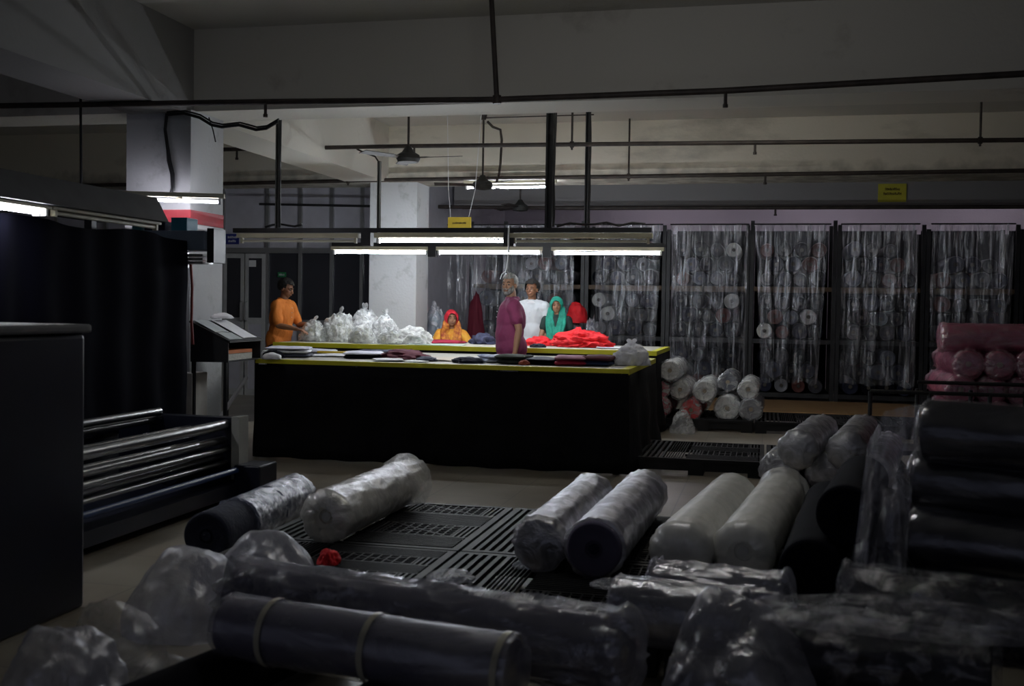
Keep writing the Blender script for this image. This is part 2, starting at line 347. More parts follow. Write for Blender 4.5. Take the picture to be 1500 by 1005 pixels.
pipe([ay(325, 219, 12), ay(600, 214, 12), ay(1500, 205, 12), ay(1800, 203, 12)], .024, 'dark pipe running at mid height between the two concrete beams', (ay(838, 200, 12).x, ay(1436, 200, 12).x), drops=(ay(347, 218, 12).x, ay(607, 214, 12).x, ay(1106, 211, 12).x))
pipe([ay(-100, 274, 14.05), ay(325, 269, 14.05), ay(600, 263, 14.05), ay(1500, 250, 14.05), ay(1800, 247, 14.05)], .026, 'dark pipe running along the foot of the stained second beam', (ay(510, 250, 14.05).x, ay(921, 250, 14.05).x), drops=(ay(1121, 257, 14.05).x,))
pipe([ay(640, 303, 17.3), ay(860, 305, 17.3), ay(1500, 303, 17.3), ay(1800, 302, 17.3)], .03, 'thick dark pipe running just above the racks', (ay(1500, 300, 17.3).x+.5,), drops=(ay(1136, 303, 17.3).x,))
pipe([ay(380, 299, 15.1), ay(545, 302, 15.1)], .018, 'thin pale pipe in front of the grey partition beside the second column', (), m=m_black)
pipe([ay(-60, 240, 14.9), ay(185, 228, 14.9)], .022, 'short dark pipe crossing in front of the upper left partition', ())
t = thing('vertical_conduit', 'thin vertical conduit hanging from the beam at the upper left', 'conduit', ay(118, 290, 8.7))
bm = BM(); tube(bm, [ay(119, 285, 8.75), ay(118, 125, 8.75), ay(118, 90, 8.75)], .012, 8); obj('conduit', bm, m_black, t)
bm = BM(); cyl(bm, ay(118, 128, 8.75), ay(118, 119, 8.75), .02, 10); obj('coupling', bm, m_black, t)
# cables on the first column
bm = BM()
pts = [ay(x, y, 8.85) for x, y in ((243, 168), (241, 190), (244, 215), (246, 235), (251, 255), (252, 275), (249, 286))]
for k in range(3): tube(bm, [p+V((.012*k+ns(p, 3, k)*.02, -.006*k, 0)) for p in pts], .009, 6)
solo('column_cable', bm, m_black, 'bunch of black cable hanging down the front of the first column', 'cable')
bm = BM(); pts = [ay(x, y, 8.75) for x, y in ((243, 168), (270, 166), (292, 172), (310, 183), (325, 186), (350, 183), (375, 190), (390, 188), (407, 178))]
tube(bm, pts, .014, 7); tube(bm, [p+V((0, .02, .025)) for p in pts], .008, 6); tube(bm, [ay(306, 172, 8.75), ay(312, 190, 8.75), ay(316, 208, 8.75)], .006, 5)
solo('beam_cable', bm, m_black, 'loose black cable looping under the beam from the first column to the lamp channel', 'cable')

# ------------------------------------------------------------------ lamp rows
def lamp(p0, p1, lit, label, zt, group=None, hood=(.055, .045), tm=None, off=.03):
    """fluorescent batten, tube from p0 to p1"""
    p0 = V(p0); p1 = V(p1); t = thing('tube_lamp', label, 'lamp', ((p0+p1)/2).to_tuple()[:2]+(zt,), group)
    d = (p1-p0).normalized(); s = V((-d.y, d.x, 0))
    bm = BM(); L = (p1-p0).length; ang = math.atan2(d.y, d.x); c = (p0+p1)/2
    bbox(bm, c+V((0, 0, off+hood[1]/2)), (L+.08, hood[0], hood[1]), ang)
    h = obj('housing', bm, m_cream, t, smooth=False, bevel=.004)
    bm = BM(); cyl(bm, p0+d*.015, p1-d*.015, .013, 14); obj('tube', bm, (tm or m_tube) if lit else m_tubeoff, t)
    for q in (p0, p1):
        bm = BM(); bbox(bm, q+V((0, 0, .012)), (.022, .036, .07), ang); obj('lamp_holder', bm, m_paper if lit else m_cream, t, smooth=False)
    return t
YA = 10.25; YB = 13.0; zA = 2.05; zB = 2.08
rowA = [(-5.21, -3.98, 0, 'unlit cream tube lamp at the column end of the front lamp row'),
        (-3.74, -2.46, 1, 'lit tube lamp in the middle of the front lamp row'),
        (-2.36, -1.08, 0, 'unlit cream tube lamp at the rack end of the front lamp row')]
for a, b, l, s in rowA: lamp((a, YA, zA), (b, YA, zA), l, s, zA, hood=(.10, .045) if not l else (.07, .05))
rowB = [(490, 625, 371, 'lit tube lamp in the rear lamp row nearest the second column'),
        (643, 792, 369, 'lit tube lamp in the rear lamp row above the standing people'),
        (812, 968, 369, 'lit tube lamp in the rear lamp row at its rack end')]
for a, b, y, s in rowB:
    A = ay(a, y, YB); B = ay(b, y, YB); lamp((A.x, YB, zB), (B.x, YB, zB), 1, s, zB, hood=(.07, .045))
for (Y, z, x0, x1, lab) in ((YA, zA+.082, -5.3, -1.05, 'long black channel carrying the front row of tube lamps'), (YB, zB+.078, ay(487, 360, YB).x, ay(975, 360, YB).x, 'long black channel carrying the rear row of tube lamps')):
    t = thing('lamp_channel', lab, 'channel', ((x0+x1)/2, Y, z))
    bm = BM(); box(bm, (x0, Y-.03, z), (x1, Y+.03, z+.045)); obj('channel', bm, m_black, t, smooth=False)
    for x in (-3.86, -2.41) if Y == YA else (ay(634, 370, YB).x, ay(802, 370, YB).x):
        bm = BM(); box(bm, (x-.05, Y-.045, z-.13), (x+.05, Y+.045, z-.001)); obj('junction_box', bm, m_black, t, smooth=False)
    hs = ([(-4.82, .02, .0), (-2.03, .035, .0)] if Y == YA else [(ay(555, 300, YB).x, .018, 0), (ay(859, 300, YB).x, .022, 0)])
    for x, w, _ in hs:
        bm = BM(); zt_ = ay(555, 236, YB).z if w == .018 else ZC; box(bm, (x-w, Y-.025, z+.045), (x-w*.4, Y+.025, zt_)); box(bm, (x+w*.4, Y-.025, z+.045), (x+w, Y+.025, zt_)); box(bm, (x-w, Y+.02, z+.045), (x+w, Y+.026, zt_))
        obj('hanger', bm, m_black if w > .02 else mat('dull_steel', (.09, .09, .08), .5), t, smooth=False)
    for x, w, _ in hs:
        if w < .02: continue
        bm = BM(); r = random.Random(int(w*1e4))
        for k in range(3):
            tube(bm, [V((x+w+.012+.03*abs(ns((x, k, zz*.9), 1.7, k)), Y-.03-.012*k, z+.05+zz)) for zz in [i*.12 for i in range(14)]], .008, 6)
        obj('cable', bm, m_black, t)
bm = BM(); r = random.Random(3)
tube(bm, [(-1.95+i*.12, YA-.01+.03*math.sin(i), zA+.14+.035*abs(math.sin(i*1.9))) for i in range(8)], .012, 6)
tube(bm, [(-4.95+i*.08, YA-.01, zA+.138+.03*abs(math.sin(i*2.3))) for i in range(6)], .012, 6)
solo('coiled_wire', bm, m_black, 'untidy black wire lying on top of the front lamp channel', 'wire')
bm = BM(); p = ay(745, 352, YA-.06)
tube(bm, [p+V((0, 0, .12)), p, ay(745, 372, YA-.06), ay(743, 392, YA-.06), ay(741, 399, YA-.06)], .009, 8)
tube(bm, [ay(741, 397, YA-.06), ay(735, 402, YA-.06), ay(733, 409, YA-.06)], .005, 6); tube(bm, [ay(742, 397, YA-.06), ay(746, 401, YA-.06), ay(748, 408, YA-.06)], .005, 6)
solo('hanging_cable', bm, m_paper, 'short white cord hanging from the front lamp channel before the bearded man', 'cord')
a = ay(684, 275, 14.12); b = ay(811, 275, 14.12); lamp(a, (b.x, b.y, a.z), 1, 'lit tube lamp mounted high near the ceiling in front of the stained beam', a.z, hood=(.07, .05), off=.05)
for x in (a.x+.25, b.x-.25):
    bm = BM(); cyl(bm, (x, 14.16, a.z+.1), (x, 14.24, ZB-.02), .012, 6); solo('lamp_bracket', bm, m_pipe, 'short bracket holding the high tube lamp under the stained beam', 'bracket', 'brackets of the high tube lamp')
a = ay(322, 296, 8.78); b = ay(166, 291, 8.45); lamp(b, a, 1, 'bright lit tube lamp fixed across the first column over the red band', a.z, hood=(.05, .04), off=.03, tm=emis('weak_lit_tube', (.9, .88, 1.0), 8))
bm = BM(); bbox(bm, a.lerp(b, .4)+V((.02, .06, .04)), (.06, .14, .05)); solo('lamp_bracket', bm, m_cream, 'small bracket holding the tube lamp to the first column', 'bracket', smooth=False)

bm = BM(); pt = ay(555, 234, YB); tube(bm, [pt+V((0, 0, -.03)), pt+V((-.05, 0, .04)), ay(530, 222, YB), ay(500, 207, YB), ay(470, 190, YB), ay(455, 165, YB)], .011, 8); solo('lamp_conduit', bm, m_pipe, 'thin conduit rising to the ceiling from the hanger in front of the second column', 'conduit')
for k_, x_ in enumerate((-2.6, .4, 3.4)):  # added unseen lamps that brighten the band of back wall
    t_ = lamp((x_, 20.2, 3.62), (x_+1.2, 20.2, 3.62), 1, 'added violet fill tube above the back aisle, hidden by the beam, %s' % ('nearest the columns', 'the middle one', 'nearest the right wall')[k_], 3.62, tm=emis('added_violet_tube', (.85, .78, .90), 18))
    bm = BM(); cyl(bm, (x_+.6, 20.2, 3.66), (x_+.6, 20.2, ZC), .01, 6); obj('hanging_rod', bm, m_pipe, t_)
for x_, lb in ((-2.1, ''),):  # added lamp out of view, lifts the light on rolls and first beam
    t_ = lamp((x_+.6, 5.1, 3.02), (x_+1.82, 5.1, 3.02), 1, 'added unseen fill tube hanging over the pallets, above the view', 3.02, hood=(.16, .04), tm=emis('added_fill_tube', (.95, .95, .95), 18))
    for q_ in (.2, 1.0):
        bm = BM(); cyl(bm, (x_+.6+q_, 5.1, 3.08), (x_+.6+q_, 5.1, ZC), .008, 6); obj('hanging_rod', bm, m_pipe, t_)
t_ = lamp((-1.1, 10.4, 3.52), (.1, 10.4, 3.52), 1, 'added fill tube high between the beams, hidden behind the first beam', 3.52, hood=(.08, .04), tm=emis('added_bay_tube', (.97, .95, .9), 22))  # added unseen lamp to brighten the small pile, aisle floor and second beam
for q_ in (-.9, -.1):
    bm = BM(); cyl(bm, (q_, 10.4, 3.56), (q_, 10.4, ZC), .008, 6); obj('hanging_rod', bm, m_pipe, t_)
# ------------------------------------------------------------------ ceiling fans
def fan(hub, ang, label, n=3, R=.6, m=None):
    hub = V(hub); t = thing('ceiling_fan', label, 'fan', hub)
    m = m or m_pipe
    bm = BM(); tube(bm, [hub+V((0, 0, .05)), (hub.x, hub.y, ZC)], .013, 8); tube(bm, [(hub.x, hub.y, ZC-.12), (hub.x, hub.y, ZC)], [.03, .06], 12); obj('downrod', bm, m, t)
    bm = BM(); tube(bm, [hub+V((0, 0, z)) for z in (-.06, -.05, -.01, .03, .06, .12)], [.05, .11, .13, .12, .07, .03], 20); obj('motor', bm, mat('fan_motor', (.02, .02, .018), .6), t)
    for k in range(n):
        a = ang+2*PI*k/n; d = V((math.cos(a), math.sin(a), 0)); s = V((-d.y, d.x, 0)); bm = BM()
        rs = []
        for q, w in ((.12, .025), (.2, .028), (.24, .055), (R, .065)):
            c = hub+d*q; rs.append([c+s*w+V((0, 0, .012)), c-s*w+V((0, 0, -.006)), c-s*w+V((0, 0, -.012)), c+s*w+V((0, 0, .006))])
        rings(bm, rs); obj('blade', bm, m, t, smooth=False)
fan(ay(598, 231, 11.3), math.radians(-4), 'ceiling fan with a blade pointing toward the racks, in front of the stained beam')
fan(ay(707, 271, 13.2), math.radians(75), 'ceiling fan on a long rod right beside the high tube lamp')
fan(ay(762, 304, 16.6), math.radians(20), 'distant ceiling fan beyond the stained beam, above the racks')
bm = BM(); pts = [ay(x, y, 13.2) for x, y in ((714, 178), (722, 186), (733, 190), (735, 205), (733, 240), (731, 255), (727, 268))]; tube(bm, pts, .016, 8)
solo('fan_conduit', bm, m_pipe, 'crooked dark conduit dropping beside the second ceiling fan', 'conduit')
bm = BM(); tube(bm, [ay(707, 173, 13.2), ay(770, 171, 13.2), ay(870, 168, 13.2)], .008, 6); 
solo('ceiling_wire', bm, m_pipe, 'thin wire running along the ceiling between the fan and the lamp hanger', 'wire')

# ================================================================== TABLES
def table(name, x0, x1, y0, y1, h, label, sagR=0):
    t = thing(name, label, 'table', ((x0+x1)/2, (y0+y1)/2, 0))
    bm = BM(); box(bm, (x0, y0, h-.03), (x1, y1, h)); obj('tabletop', bm, m_top, t, smooth=False)
    bm = BM(); w = .09
    box(bm, (x0-.006, y0-.008, h-(.035 if y0 < 10 else .05)), (x1+.008, y0, h+.003)); box(bm, (x0-.006, y0, h+.0005), (x1+.008, y0+.05, h+.003))
    box(bm, (x1, y0, h-.045), (x1+.008, y1, h+.003)); box(bm, (x1-w*.7, y0+.05, h+.0005), (x1, y1, h+.003))
    obj('edge_tape', bm, m_yellow, t, smooth=False)
    # cloth skirt: front and right side, gently waved
    bm = BM(); path = []
    n = 90
    for i in range(n+1): path.append((x0+(x1-x0)*i/n, y0, 0, -1))
    for i in range(1, 31): path.append((x1, y0+(y1-y0)*i/30, 1, 0))
    cols = []
    for i, (x, y, nx, ny) in enumerate(path):
        cc = []
        for j in range(9):
            f = j/8; z = (h-.046)*(1-f)+.012*f
            o = f*(.05+.035*math.sin(i*.55)+.05*ns((i*.13, j*.4, x0), 1))+.003
            if nx == 0 and i > n-3: cx = .03*f
            else: cx = 0
            cc.append(bm.verts.new((x+nx*o+cx, y+ny*o, z)))
        cols.append(cc)
    for i in range(len(cols)-1):
        for j in range(8): bm.faces.new((cols[i][j], cols[i][j+1], cols[i+1][j+1], cols[i+1][j]))
    o = obj('cloth_skirt', bm, m_blackcloth, t, ang=80)
    md = o.modifiers.new('s', 'SOLIDIFY'); md.thickness = .004
    for x in (x0+.1, (x0+x1)/2, x1-.1):
        for y in (y0+.1, y1-.1):
            bm = BM(); box(bm, (x-.03, y-.03, 0), (x+.03, y+.03, h-.03)); obj('leg', bm, m_black, t, smooth=False)
    return t
TH1 = .90; TH2 = .94
table('cutting_table', -4.55, -1.12, 9.25, 11.55, TH1, 'long front cutting table draped with black cloth to the floor, yellow taped edge')
table('cutting_table', -5.92, -1.2, 12.5, 14.25, TH2, 'long rear cutting table with yellow taped edge holding the plastic bags and red cloth')

# ------------------------------------------------------------------ cloth, bags, papers
def crumple(bm, c, rx, ry, h, seed, amp=.28, fr=2.2, sub=4, peak=.0, fold=1.0, rz=0):
    t = BM(); bmesh.ops.create_icosphere(t, subdivisions=sub, radius=1)
    ca, sa = math.cos(rz), math.sin(rz)
    for v in t.verts:
        p = v.co.copy(); k = 1+amp*(.6*ns(p, fr, seed)+.5*fold*(ridge(p, fr*1.3, seed+5)-.5)+.22*fold*(ridge(p, fr*3.1, seed+9)-.5))
        q = p*k; z = q.z
        q.z = (max(z, -.12)+.12)/1.12
        if peak and p.z > .8: q.z += peak*((p.z-.8)/.2)**2; q.x *= 1-.5*(p.z-.8)/.2; q.y *= 1-.5*(p.z-.8)/.2
        x, y = q.x*rx, q.y*ry
        v.co = V((c[0]+x*ca-y*sa, c[1]+x*sa+y*ca, c[2]+.002+q.z*h))
    me = bpy.data.meshes.new('tmp'); t.to_mesh(me); t.free(); bm.from_mesh(me); bpy.data.meshes.remove(me)
def heap(px, py, Y, z, w, h, m, name, label, cat, seed, d=None, **k):
    p = ay(px, py, Y); bm = BM(); crumple(bm, (p.x, Y, z), w/2, (d or w)/2, h, seed, **k); return solo(name, bm, m, label, cat, ang=70)
def stack(px, Y, z, w, d, layers, name, label, cat, rz=0, seed=0):
    """folded cloth: soft layered slabs; layers = [(mat, thickness)]"""
    p = ay(px, 510, Y); t = thing(name, label, cat, (p.x, Y, z)) if len(layers) > 1 else None; zz = z+.001
    for i, (m, th) in enumerate(layers):
        bm = BM(); R = random.Random(seed*10+i); nx, ny = 16, 12; top = []; bot = []
        M = Matrix.Translation((p.x+R.uniform(-.012, .012), Y+R.uniform(-.012, .012), 0)) @ Matrix.Rotation(rz+R.uniform(-.06, .06), 4, 'Z')
        def P(a, b, s):
            x = (a-.5)*w; y = (b-.5)*d; e = min(a, 1-a, b, 1-b); rr = min(1, e*9); rr = math.sqrt(1-(1-rr)**2)
            zc = zz+th/2; n_ = .012*ns((x*7, y*7, seed+i), 1)*rr
            x *= 1+.04*ns((y*6, seed, i), 1); y *= 1+.05*ns((x*6, i, seed), 1)
            return M @ V((x, y, (zc+s*(th/2)*(.25+.75*rr)+(n_ if s > 0 else 0))))
        for a in range(nx+1):
            top.append([bm.verts.new(P(a/nx, b/ny, 1)) for b in range(ny+1)]); bot.append([bm.verts.new(P(a/nx, b/ny, -1)) for b in range(ny+1)])
        for a in range(nx):
            for b in range(ny):
                bm.faces.new((top[a][b], top[a+1][b], top[a+1][b+1], top[a][b+1])); bm.faces.new((bot[a][b], bot[a][b+1], bot[a+1][b+1], bot[a+1][b]))
        for a in range(nx):
            for L, b in ((0, 0), (1, ny)): bm.faces.new((top[a][b], bot[a][b], bot[a+1][b], top[a+1][b]))
        for b in range(ny):
            for a in (0, nx): bm.faces.new((top[a][b], top[a][b+1], bot[a][b+1], bot[a][b]))
        if t is not None: obj('layer', bm, m, t, ang=60)
        else: t = solo(name, bm, m, label, cat, ang=60)
        zz += th+.004
    return t
def sheet(pts, m, name, label, cat, th=.004, group=None):
    """slightly curled sheet of paper over the given four corners"""
    bm = BM(); A, B, C_, D = [V(p) for p in pts]; n = 10; g = []
    for i in range(n+1):
        r = []
        for j in range(n+1):
            p = A.lerp(B, i/n).lerp(D.lerp(C_, i/n), j/n); r.append(bm.verts.new(p+V((0, 0, .012*(ns(p*3.1, 1.7, 2)+.5)))))
        g.append(r)
    for i in range(n):
        for j in range(n): bm.faces.new((g[i][j], g[i+1][j], g[i+1][j+1], g[i][j+1]))
    geo = bmesh.ops.extrude_face_region(bm, geom=bm.faces[:])
    for e in geo['geom']:
        if isinstance(e, bmesh.types.BMVert): e.co.z += th
    return solo(name, bm, m, label, cat, group, ang=50)
T1, T2 = TH1+.004, TH2+.004
def q4(cx, cy, w, d, z, rz=0, dz=0):
    ca, sa = math.cos(rz), math.sin(rz)
    return [(cx+x*w/2*ca-y*d/2*sa, cy+x*w/2*sa+y*d/2*ca, z+(dz if x > 0 else 0)) for x, y in ((-1, -1), (1, -1), (1, 1), (-1, 1))]
m_slate = mat('slate_cotton', (.05, .055, .085), .8)
m_camo = mat('camouflage_cloth', (.008, .009, .010), .85, col2=(.035, .045, .032), scale=9)
m_palewrap = mat('pale_lilac_cloth', (.72, .72, .82), .7, var=.1)
m_stripe = mat('blue_white_cloth', (.12, .16, .32), .8, col2=(.7, .72, .8), scale=10, stretch=(1, .2, 1))
stack(425, 9.85, T1, .42, .45, [(m_slate, .03), (m_paper, .035), (m_palewrap, .02)], 'folded_cloth_stack', 'slanting stack of white cut pieces on the front table beside the sloping desk', 'cloth stack', .35, 3)
heap(400, 520, 9.5, T1, .2, .07, m_dk, 'cloth_bundle', 'small black crumpled cloth at the desk end of the front table', 'cloth', 4)
sheet(q4(ay(480, 518, 10.2).x, 10.2, .55, .5, T1, .1), m_paper, 'pattern_sheet', 'large white paper sheet on the front table next to the slanting stack', 'paper')
bm = BM(); c = ay(500, 515, 10.75); bbox(bm, (c.x, 10.75, T1+.012), (.5, .12, .02), -.05); solo('yellow_board', bm, m_signy, 'narrow yellow board lying behind the papers on the front table', 'board', smooth=False)
stack(533, 9.95, T1, .36, .4, [(m_dk, .03), (m_palewrap, .025)], 'folded_cloth_stack', 'pale folded pieces on a dark piece, left of the maroon garment on the front table', 'cloth stack', .3, 5)
sheet(q4(ay(568, 526, 9.5).x, 9.55, .28, .3, T1, .5), m_paper, 'paper_note', 'small white paper near the yellow edge below the maroon garment', 'paper')
heap(593, 520, 9.95, T1, .46, .085, m_maroon, 'maroon_garment', 'crumpled dark maroon garment on the front table', 'garment', 11, d=.4, amp=.35)
sheet(q4(ay(607, 528, 9.5).x+.04, 9.45, .2, .2, T1, .2), m_paper, 'paper_note', 'little white slip on the table edge in front of the maroon garment', 'paper')
sheet(q4(ay(650, 520, 10.0).x, 10.1, .6, .7, T1, -.05), mat('beige_card', (.55, .48, .40), .7), 'pattern_card', 'wide beige pattern card on the front table between maroon and navy cloth', 'card')
heap(686, 526, 9.6, T1, .3, .05, m_navy, 'navy_cloth', 'flat crumpled navy cloth on the front table left of the striped pieces', 'cloth', 12, d=.25)
stack(722, 9.85, T1, .2, .36, [(m_stripe, .03), (m_stripe, .03)], 'folded_cloth_stack', 'blue and white striped folded cloth beside the camouflage cloth', 'cloth stack', .5, 6)
stack(754, 9.7, T1, .28, .36, [(m_camo, .04), (m_camo, .035)], 'folded_cloth_stack', 'dark camouflage cloth stack in front of the man in maroon', 'cloth stack', .04, 7)
stack(797, 9.75, T1, .3, .4, [(m_dk, .03), (m_slate, .02)], 'folded_cloth_stack', 'flat black and slate cloth between the camouflage and crimson stacks', 'cloth stack', -.1, 8)
stack(838, 9.72, T1, .28, .4, [(m_crim, .045), (mat('rose_cloth', (.42, .20, .28), .8), .03)], 'folded_cloth_stack', 'crimson folded cloth stack near the white bag on the front table', 'cloth stack', .12, 9)
stack(878, 9.78, T1, .26, .42, [(mat('dark_blue_cloth', (.012, .03, .10), .8), .04), (m_maroon, .045)], 'folded_cloth_stack', 'dark blue and maroon folded cloth stack touching the white bag', 'cloth stack', -.08, 10)

heap(394, 512, 10.1, T1, .16, .05, m_paper, 'crumpled_paper', 'crumpled white paper between the sloping desk and the slanting stack', 'paper', 44, d=.14, sub=3)
stack(470, 10.9, T1, .3, .3, [(m_palewrap, .03)], 'folded_cloth', 'pale folded cloth behind the long white paper sheet', 'cloth', .2, 51)
stack(552, 10.7, T1, .34, .3, [(m_palewrap, .025), (m_slate, .02)], 'folded_cloth_stack', 'pale and slate pieces at the back of the table behind the maroon garment', 'cloth stack', .1, 52)
heap(625, 522, 9.7, T1, .2, .04, m_slate, 'slate_scrap', 'slate coloured scrap beside the maroon garment', 'cloth', 53, d=.16)
sheet(q4(ay(702, 520, 10.4).x, 10.4, .3, .4, T1, .3), m_paper, 'paper_note', 'white paper behind the striped cloth on the front table', 'paper')
stack(735, 10.6, T1, .3, .3, [(m_palewrap, .03)], 'folded_cloth', 'pale folded cloth just before the bearded man', 'cloth', -.3, 54)
heap(768, 524, 9.5, T1, .1, .04, mat('rust_cloth', (.3, .06, .03), .8), 'rust_scrap', 'small rust red scrap hanging at the yellow edge by the camouflage cloth', 'cloth', 55, d=.12)
stack(905, 10.6, T1, .3, .35, [(m_paper, .02)], 'paper_pile', 'flat white paper pile behind the knotted bag on the front table', 'papers', .1, 56)
def bag(px, Y, z, w, h, label, seed, d=None, knot=True, fill=None, m=None, amp=.3):
    p = ay(px, 500, Y); d = d or w*.8; t = thing('plastic_bag', label, 'bag', (p.x, Y, z))
    bm = BM(); crumple(bm, (p.x, Y, z), w/2, d/2, h, seed, amp=amp, fr=1.9, sub=5, peak=.0)
    obj('film', bm, m or F_bag, t, ang=70)
    bm = BM(); crumple(bm, (p.x, Y, z+.004), w*.42, d*.42, h*.86, seed+3, amp=.25, sub=4); obj('contents', bm, fill or m_white, t, ang=70)
    if knot:
        bm = BM(); R = random.Random(seed)
        for k in range(2):
            a = R.uniform(0, 6.28); b0 = V((p.x, Y, z+h*.9)); rs = []
            for i in range(6):
                f = i/5; c = b0+V((math.cos(a)*.05*f, math.sin(a)*.05*f, .09*f*(h/.25))); wd = (.010+.022*f)*(1 if i < 5 else .4)
                rs.append([c+V((-wd, 0, 0)), c+V((0, -.006, .004)), c+V((wd, 0, 0)), c+V((0, .006, 0))])
            rings(bm, rs)
        obj('knot', bm, m or F_bag, t, ang=70)
    return t
bag(925, 9.95, T1, .34, .19, 'white knotted plastic bag at the far corner of the front table', 21, knot=True, fill=m_paper, m=film('lilac_bag_film', .75, .97, (.93, .93, .98), scale=14, bump=.5, p0=.38, p1=.6, gl=.05))
m_scrap = mat('white_and_khaki_scraps', (.62, .63, .58), .8, col2=(.30, .30, .2), scale=14)
bag(459, 13.1, T2, .34, .26, 'small clear bag of pale scraps nearest the man in orange', 22, fill=m_scrap)
bag(497, 13.2, T2, .42, .36, 'tall clear bag of white cloth second from the man in orange', 23, fill=m_scrap)
bag(535, 13.55, T2, .46, .40, 'tallest knotted clear bag in the heap on the rear table', 24)
bag(530, 12.85, T2, .34, .22, 'low clear bag of khaki scraps at the front of the heap', 25, fill=m_scrap, knot=False)
bag(563, 13.2, T2, .36, .34, 'clear bag with looped handles in the middle of the rear table heap', 26)
bag(571, 12.8, T2, .30, .17, 'small low clear bag in front of the looped bag', 27, fill=m_scrap)
heap(603, 490, 13.05, T2, .50, .20, mat('white_speckled_lace', (.78, .78, .76), .8, col2=(.42, .42, .42), scale=32), 'lace_heap', 'heap of white speckled cloth beside the bags on the rear table', 'cloth', 28, d=.4, amp=.3, sub=5)
heap(648, 497, 13.75, T2, .62, .035, m_crim, 'red_cloth', 'flat red cloth under the hands of the seated woman', 'cloth', 30, d=.7, amp=.15)
heap(707, 495, 13.6, T2, .34, .13, mat('navy_patterned_cloth', (.01, .012, .03), .8, col2=(.06, .065, .14), scale=22), 'navy_cloth_heap', 'dark navy patterned cloth heap right of the seated woman', 'cloth', 31, d=.3, amp=.4)
heap(790, 494, 13.55, T2, .36, .11, m_red, 'red_cloth', 'bright red folded cloth between the bearded man and the woman in green', 'cloth', 32, d=.5, amp=.3)
heap(852, 492, 13.35, T2, .70, .19, m_red, 'red_cloth_heap', 'large bright red cloth heap beside the woman in green', 'cloth', 33, d=.5, amp=.42, fr=2.6, sub=5, peak=.15)
heap(788, 501, 12.75, T2, .2, .045, m_navy, 'dark_scrap', 'small dark scrap near the table edge before the red cloth', 'cloth', 34, d=.12)
sheet(q4(ay(640, 505, 12.8).x, 12.75, .7, .3, T2, .05), mat('pale_green_paper', (.5, .6, .54), .7), 'paper_strip', 'pale green paper strip at the yellow edge of the rear table', 'paper')
sheet(q4(ay(905, 505, 13.3).x, 13.3, .5, .6, T2, .1), m_paper, 'paper_sheet', 'plain pale paper at the rack end of the rear table', 'paper')

# sloping desk
P0, P1, P2 = az(279, 530, .9), az(334, 531, .9), az(382, 526, .9); P3 = P0+P2-P1
desk = thing('sloping_desk', 'black sloping writing desk on thin legs at the column end of the front table', 'desk', (P0.x, P0.y, 0))
Z0, Z1 = 1.24, 1.07
def up(p, z): return V((p.x, p.y, z))
bm = BM(); th = .012
def slab(bm, a, b, c, d, n):  # quad + thickness along n
    hexa(bm, [a, b, c, d], [x+n for x in (a, b, c, d)])
nx = (P1-P0).normalized(); ny = (P2-P1).normalized()
slab(bm, up(P0, .9), up(P1, .9), up(P2, .9), up(P3, .9), V((0, 0, th)))
slab(bm, up(P0, .9+th), up(P1, .9+th), up(P1, Z1), up(P0, Z0), ny*th); slab(bm, up(P3, .9+th), up(P2, .9+th), up(P2, Z1), up(P3, Z0), -ny*th)
slab(bm, up(P0, .9+th), up(P3, .9+th), up(P3, Z0), up(P0, Z0), nx*th)
obj('desk_box', bm, m_black, desk, smooth=False)
bm = BM(); slab(bm, up(P0, Z0)-nx*.01-ny*.01, up(P1, Z1)+nx*.02-ny*.01, up(P2, Z1)+nx*.02+ny*.01, up(P3, Z0)-nx*.01+ny*.01, V((0, 0, .014))); obj('lid', bm, m_black, desk, smooth=False)
for q in (P0+nx*.02+ny*.02, P3+nx*.02-ny*.02, P1-nx*.03+ny*.02, P2-nx*.03-ny*.02):
    bm = BM(); box(bm, (q.x-.014, q.y-.014, 0), (q.x+.014, q.y+.014, .9)); obj('leg', bm, m_black, desk, smooth=False)
def on_lid(u, v, h=.018): return (up(P0, Z0).lerp(up(P1, Z1), u)+(P3-P0)*v)+V((0, 0, h))
for (u0, u1, v0, v1, lab, mm) in ((.05, .62, .04, .42, 'grey printed form on the near half of the sloping desk', mat('grey_form', (.42, .46, .46), .6)), (.66, .98, .06, .45, 'grey printed form on the low edge of the sloping desk', MATS['grey_form']), (.08, .95, .5, .92, 'white ledger page along the far half of the sloping desk', m_paper)):
    sheet([on_lid(u0, v0), on_lid(u1, v0), on_lid(u1, v1), on_lid(u0, v1)], mm, 'form_sheet', lab, 'paper')
bm = BM(); c = on_lid(.12, .75, .05); crumple(bm, c, .09, .12, .05, 41, amp=.3, sub=3); solo('crumpled_paper', bm, m_paper, 'crumpled white paper on the high end of the sloping desk', 'paper', ang=60)
bm = BM(); c = (P0+P1+P2+P3)/4; bbox(bm, (c.x+.02, c.y, .985), (.22, .5, .03), math.atan2(ny.y, ny.x)-PI/2); solo('orange_folder', bm, mat('orange_folder', (.5, .13, .02), .6), 'orange folder on the papers inside the sloping desk', 'folder', smooth=False)
bm = BM(); bbox(bm, (c.x+.01, c.y, .94), (.24, .55, .055), math.atan2(ny.y, ny.x)-PI/2+.05); solo('paper_pile', bm, mat('grubby_papers', (.45, .44, .38), .8, var=.4, scale=40, stretch=(1, 1, 8)), 'grubby pile of papers under the orange folder in the desk', 'papers', smooth=False)
bm = BM(); c2 = P2+nx*.14-ny*.1; crumple(bm, (c2.x, c2.y, TH1+.004), .09, .08, .06, 43, sub=3); solo('paper_scraps', bm, m_paper, 'white paper scraps between the desk and the slanting stack', 'paper', ang=60)
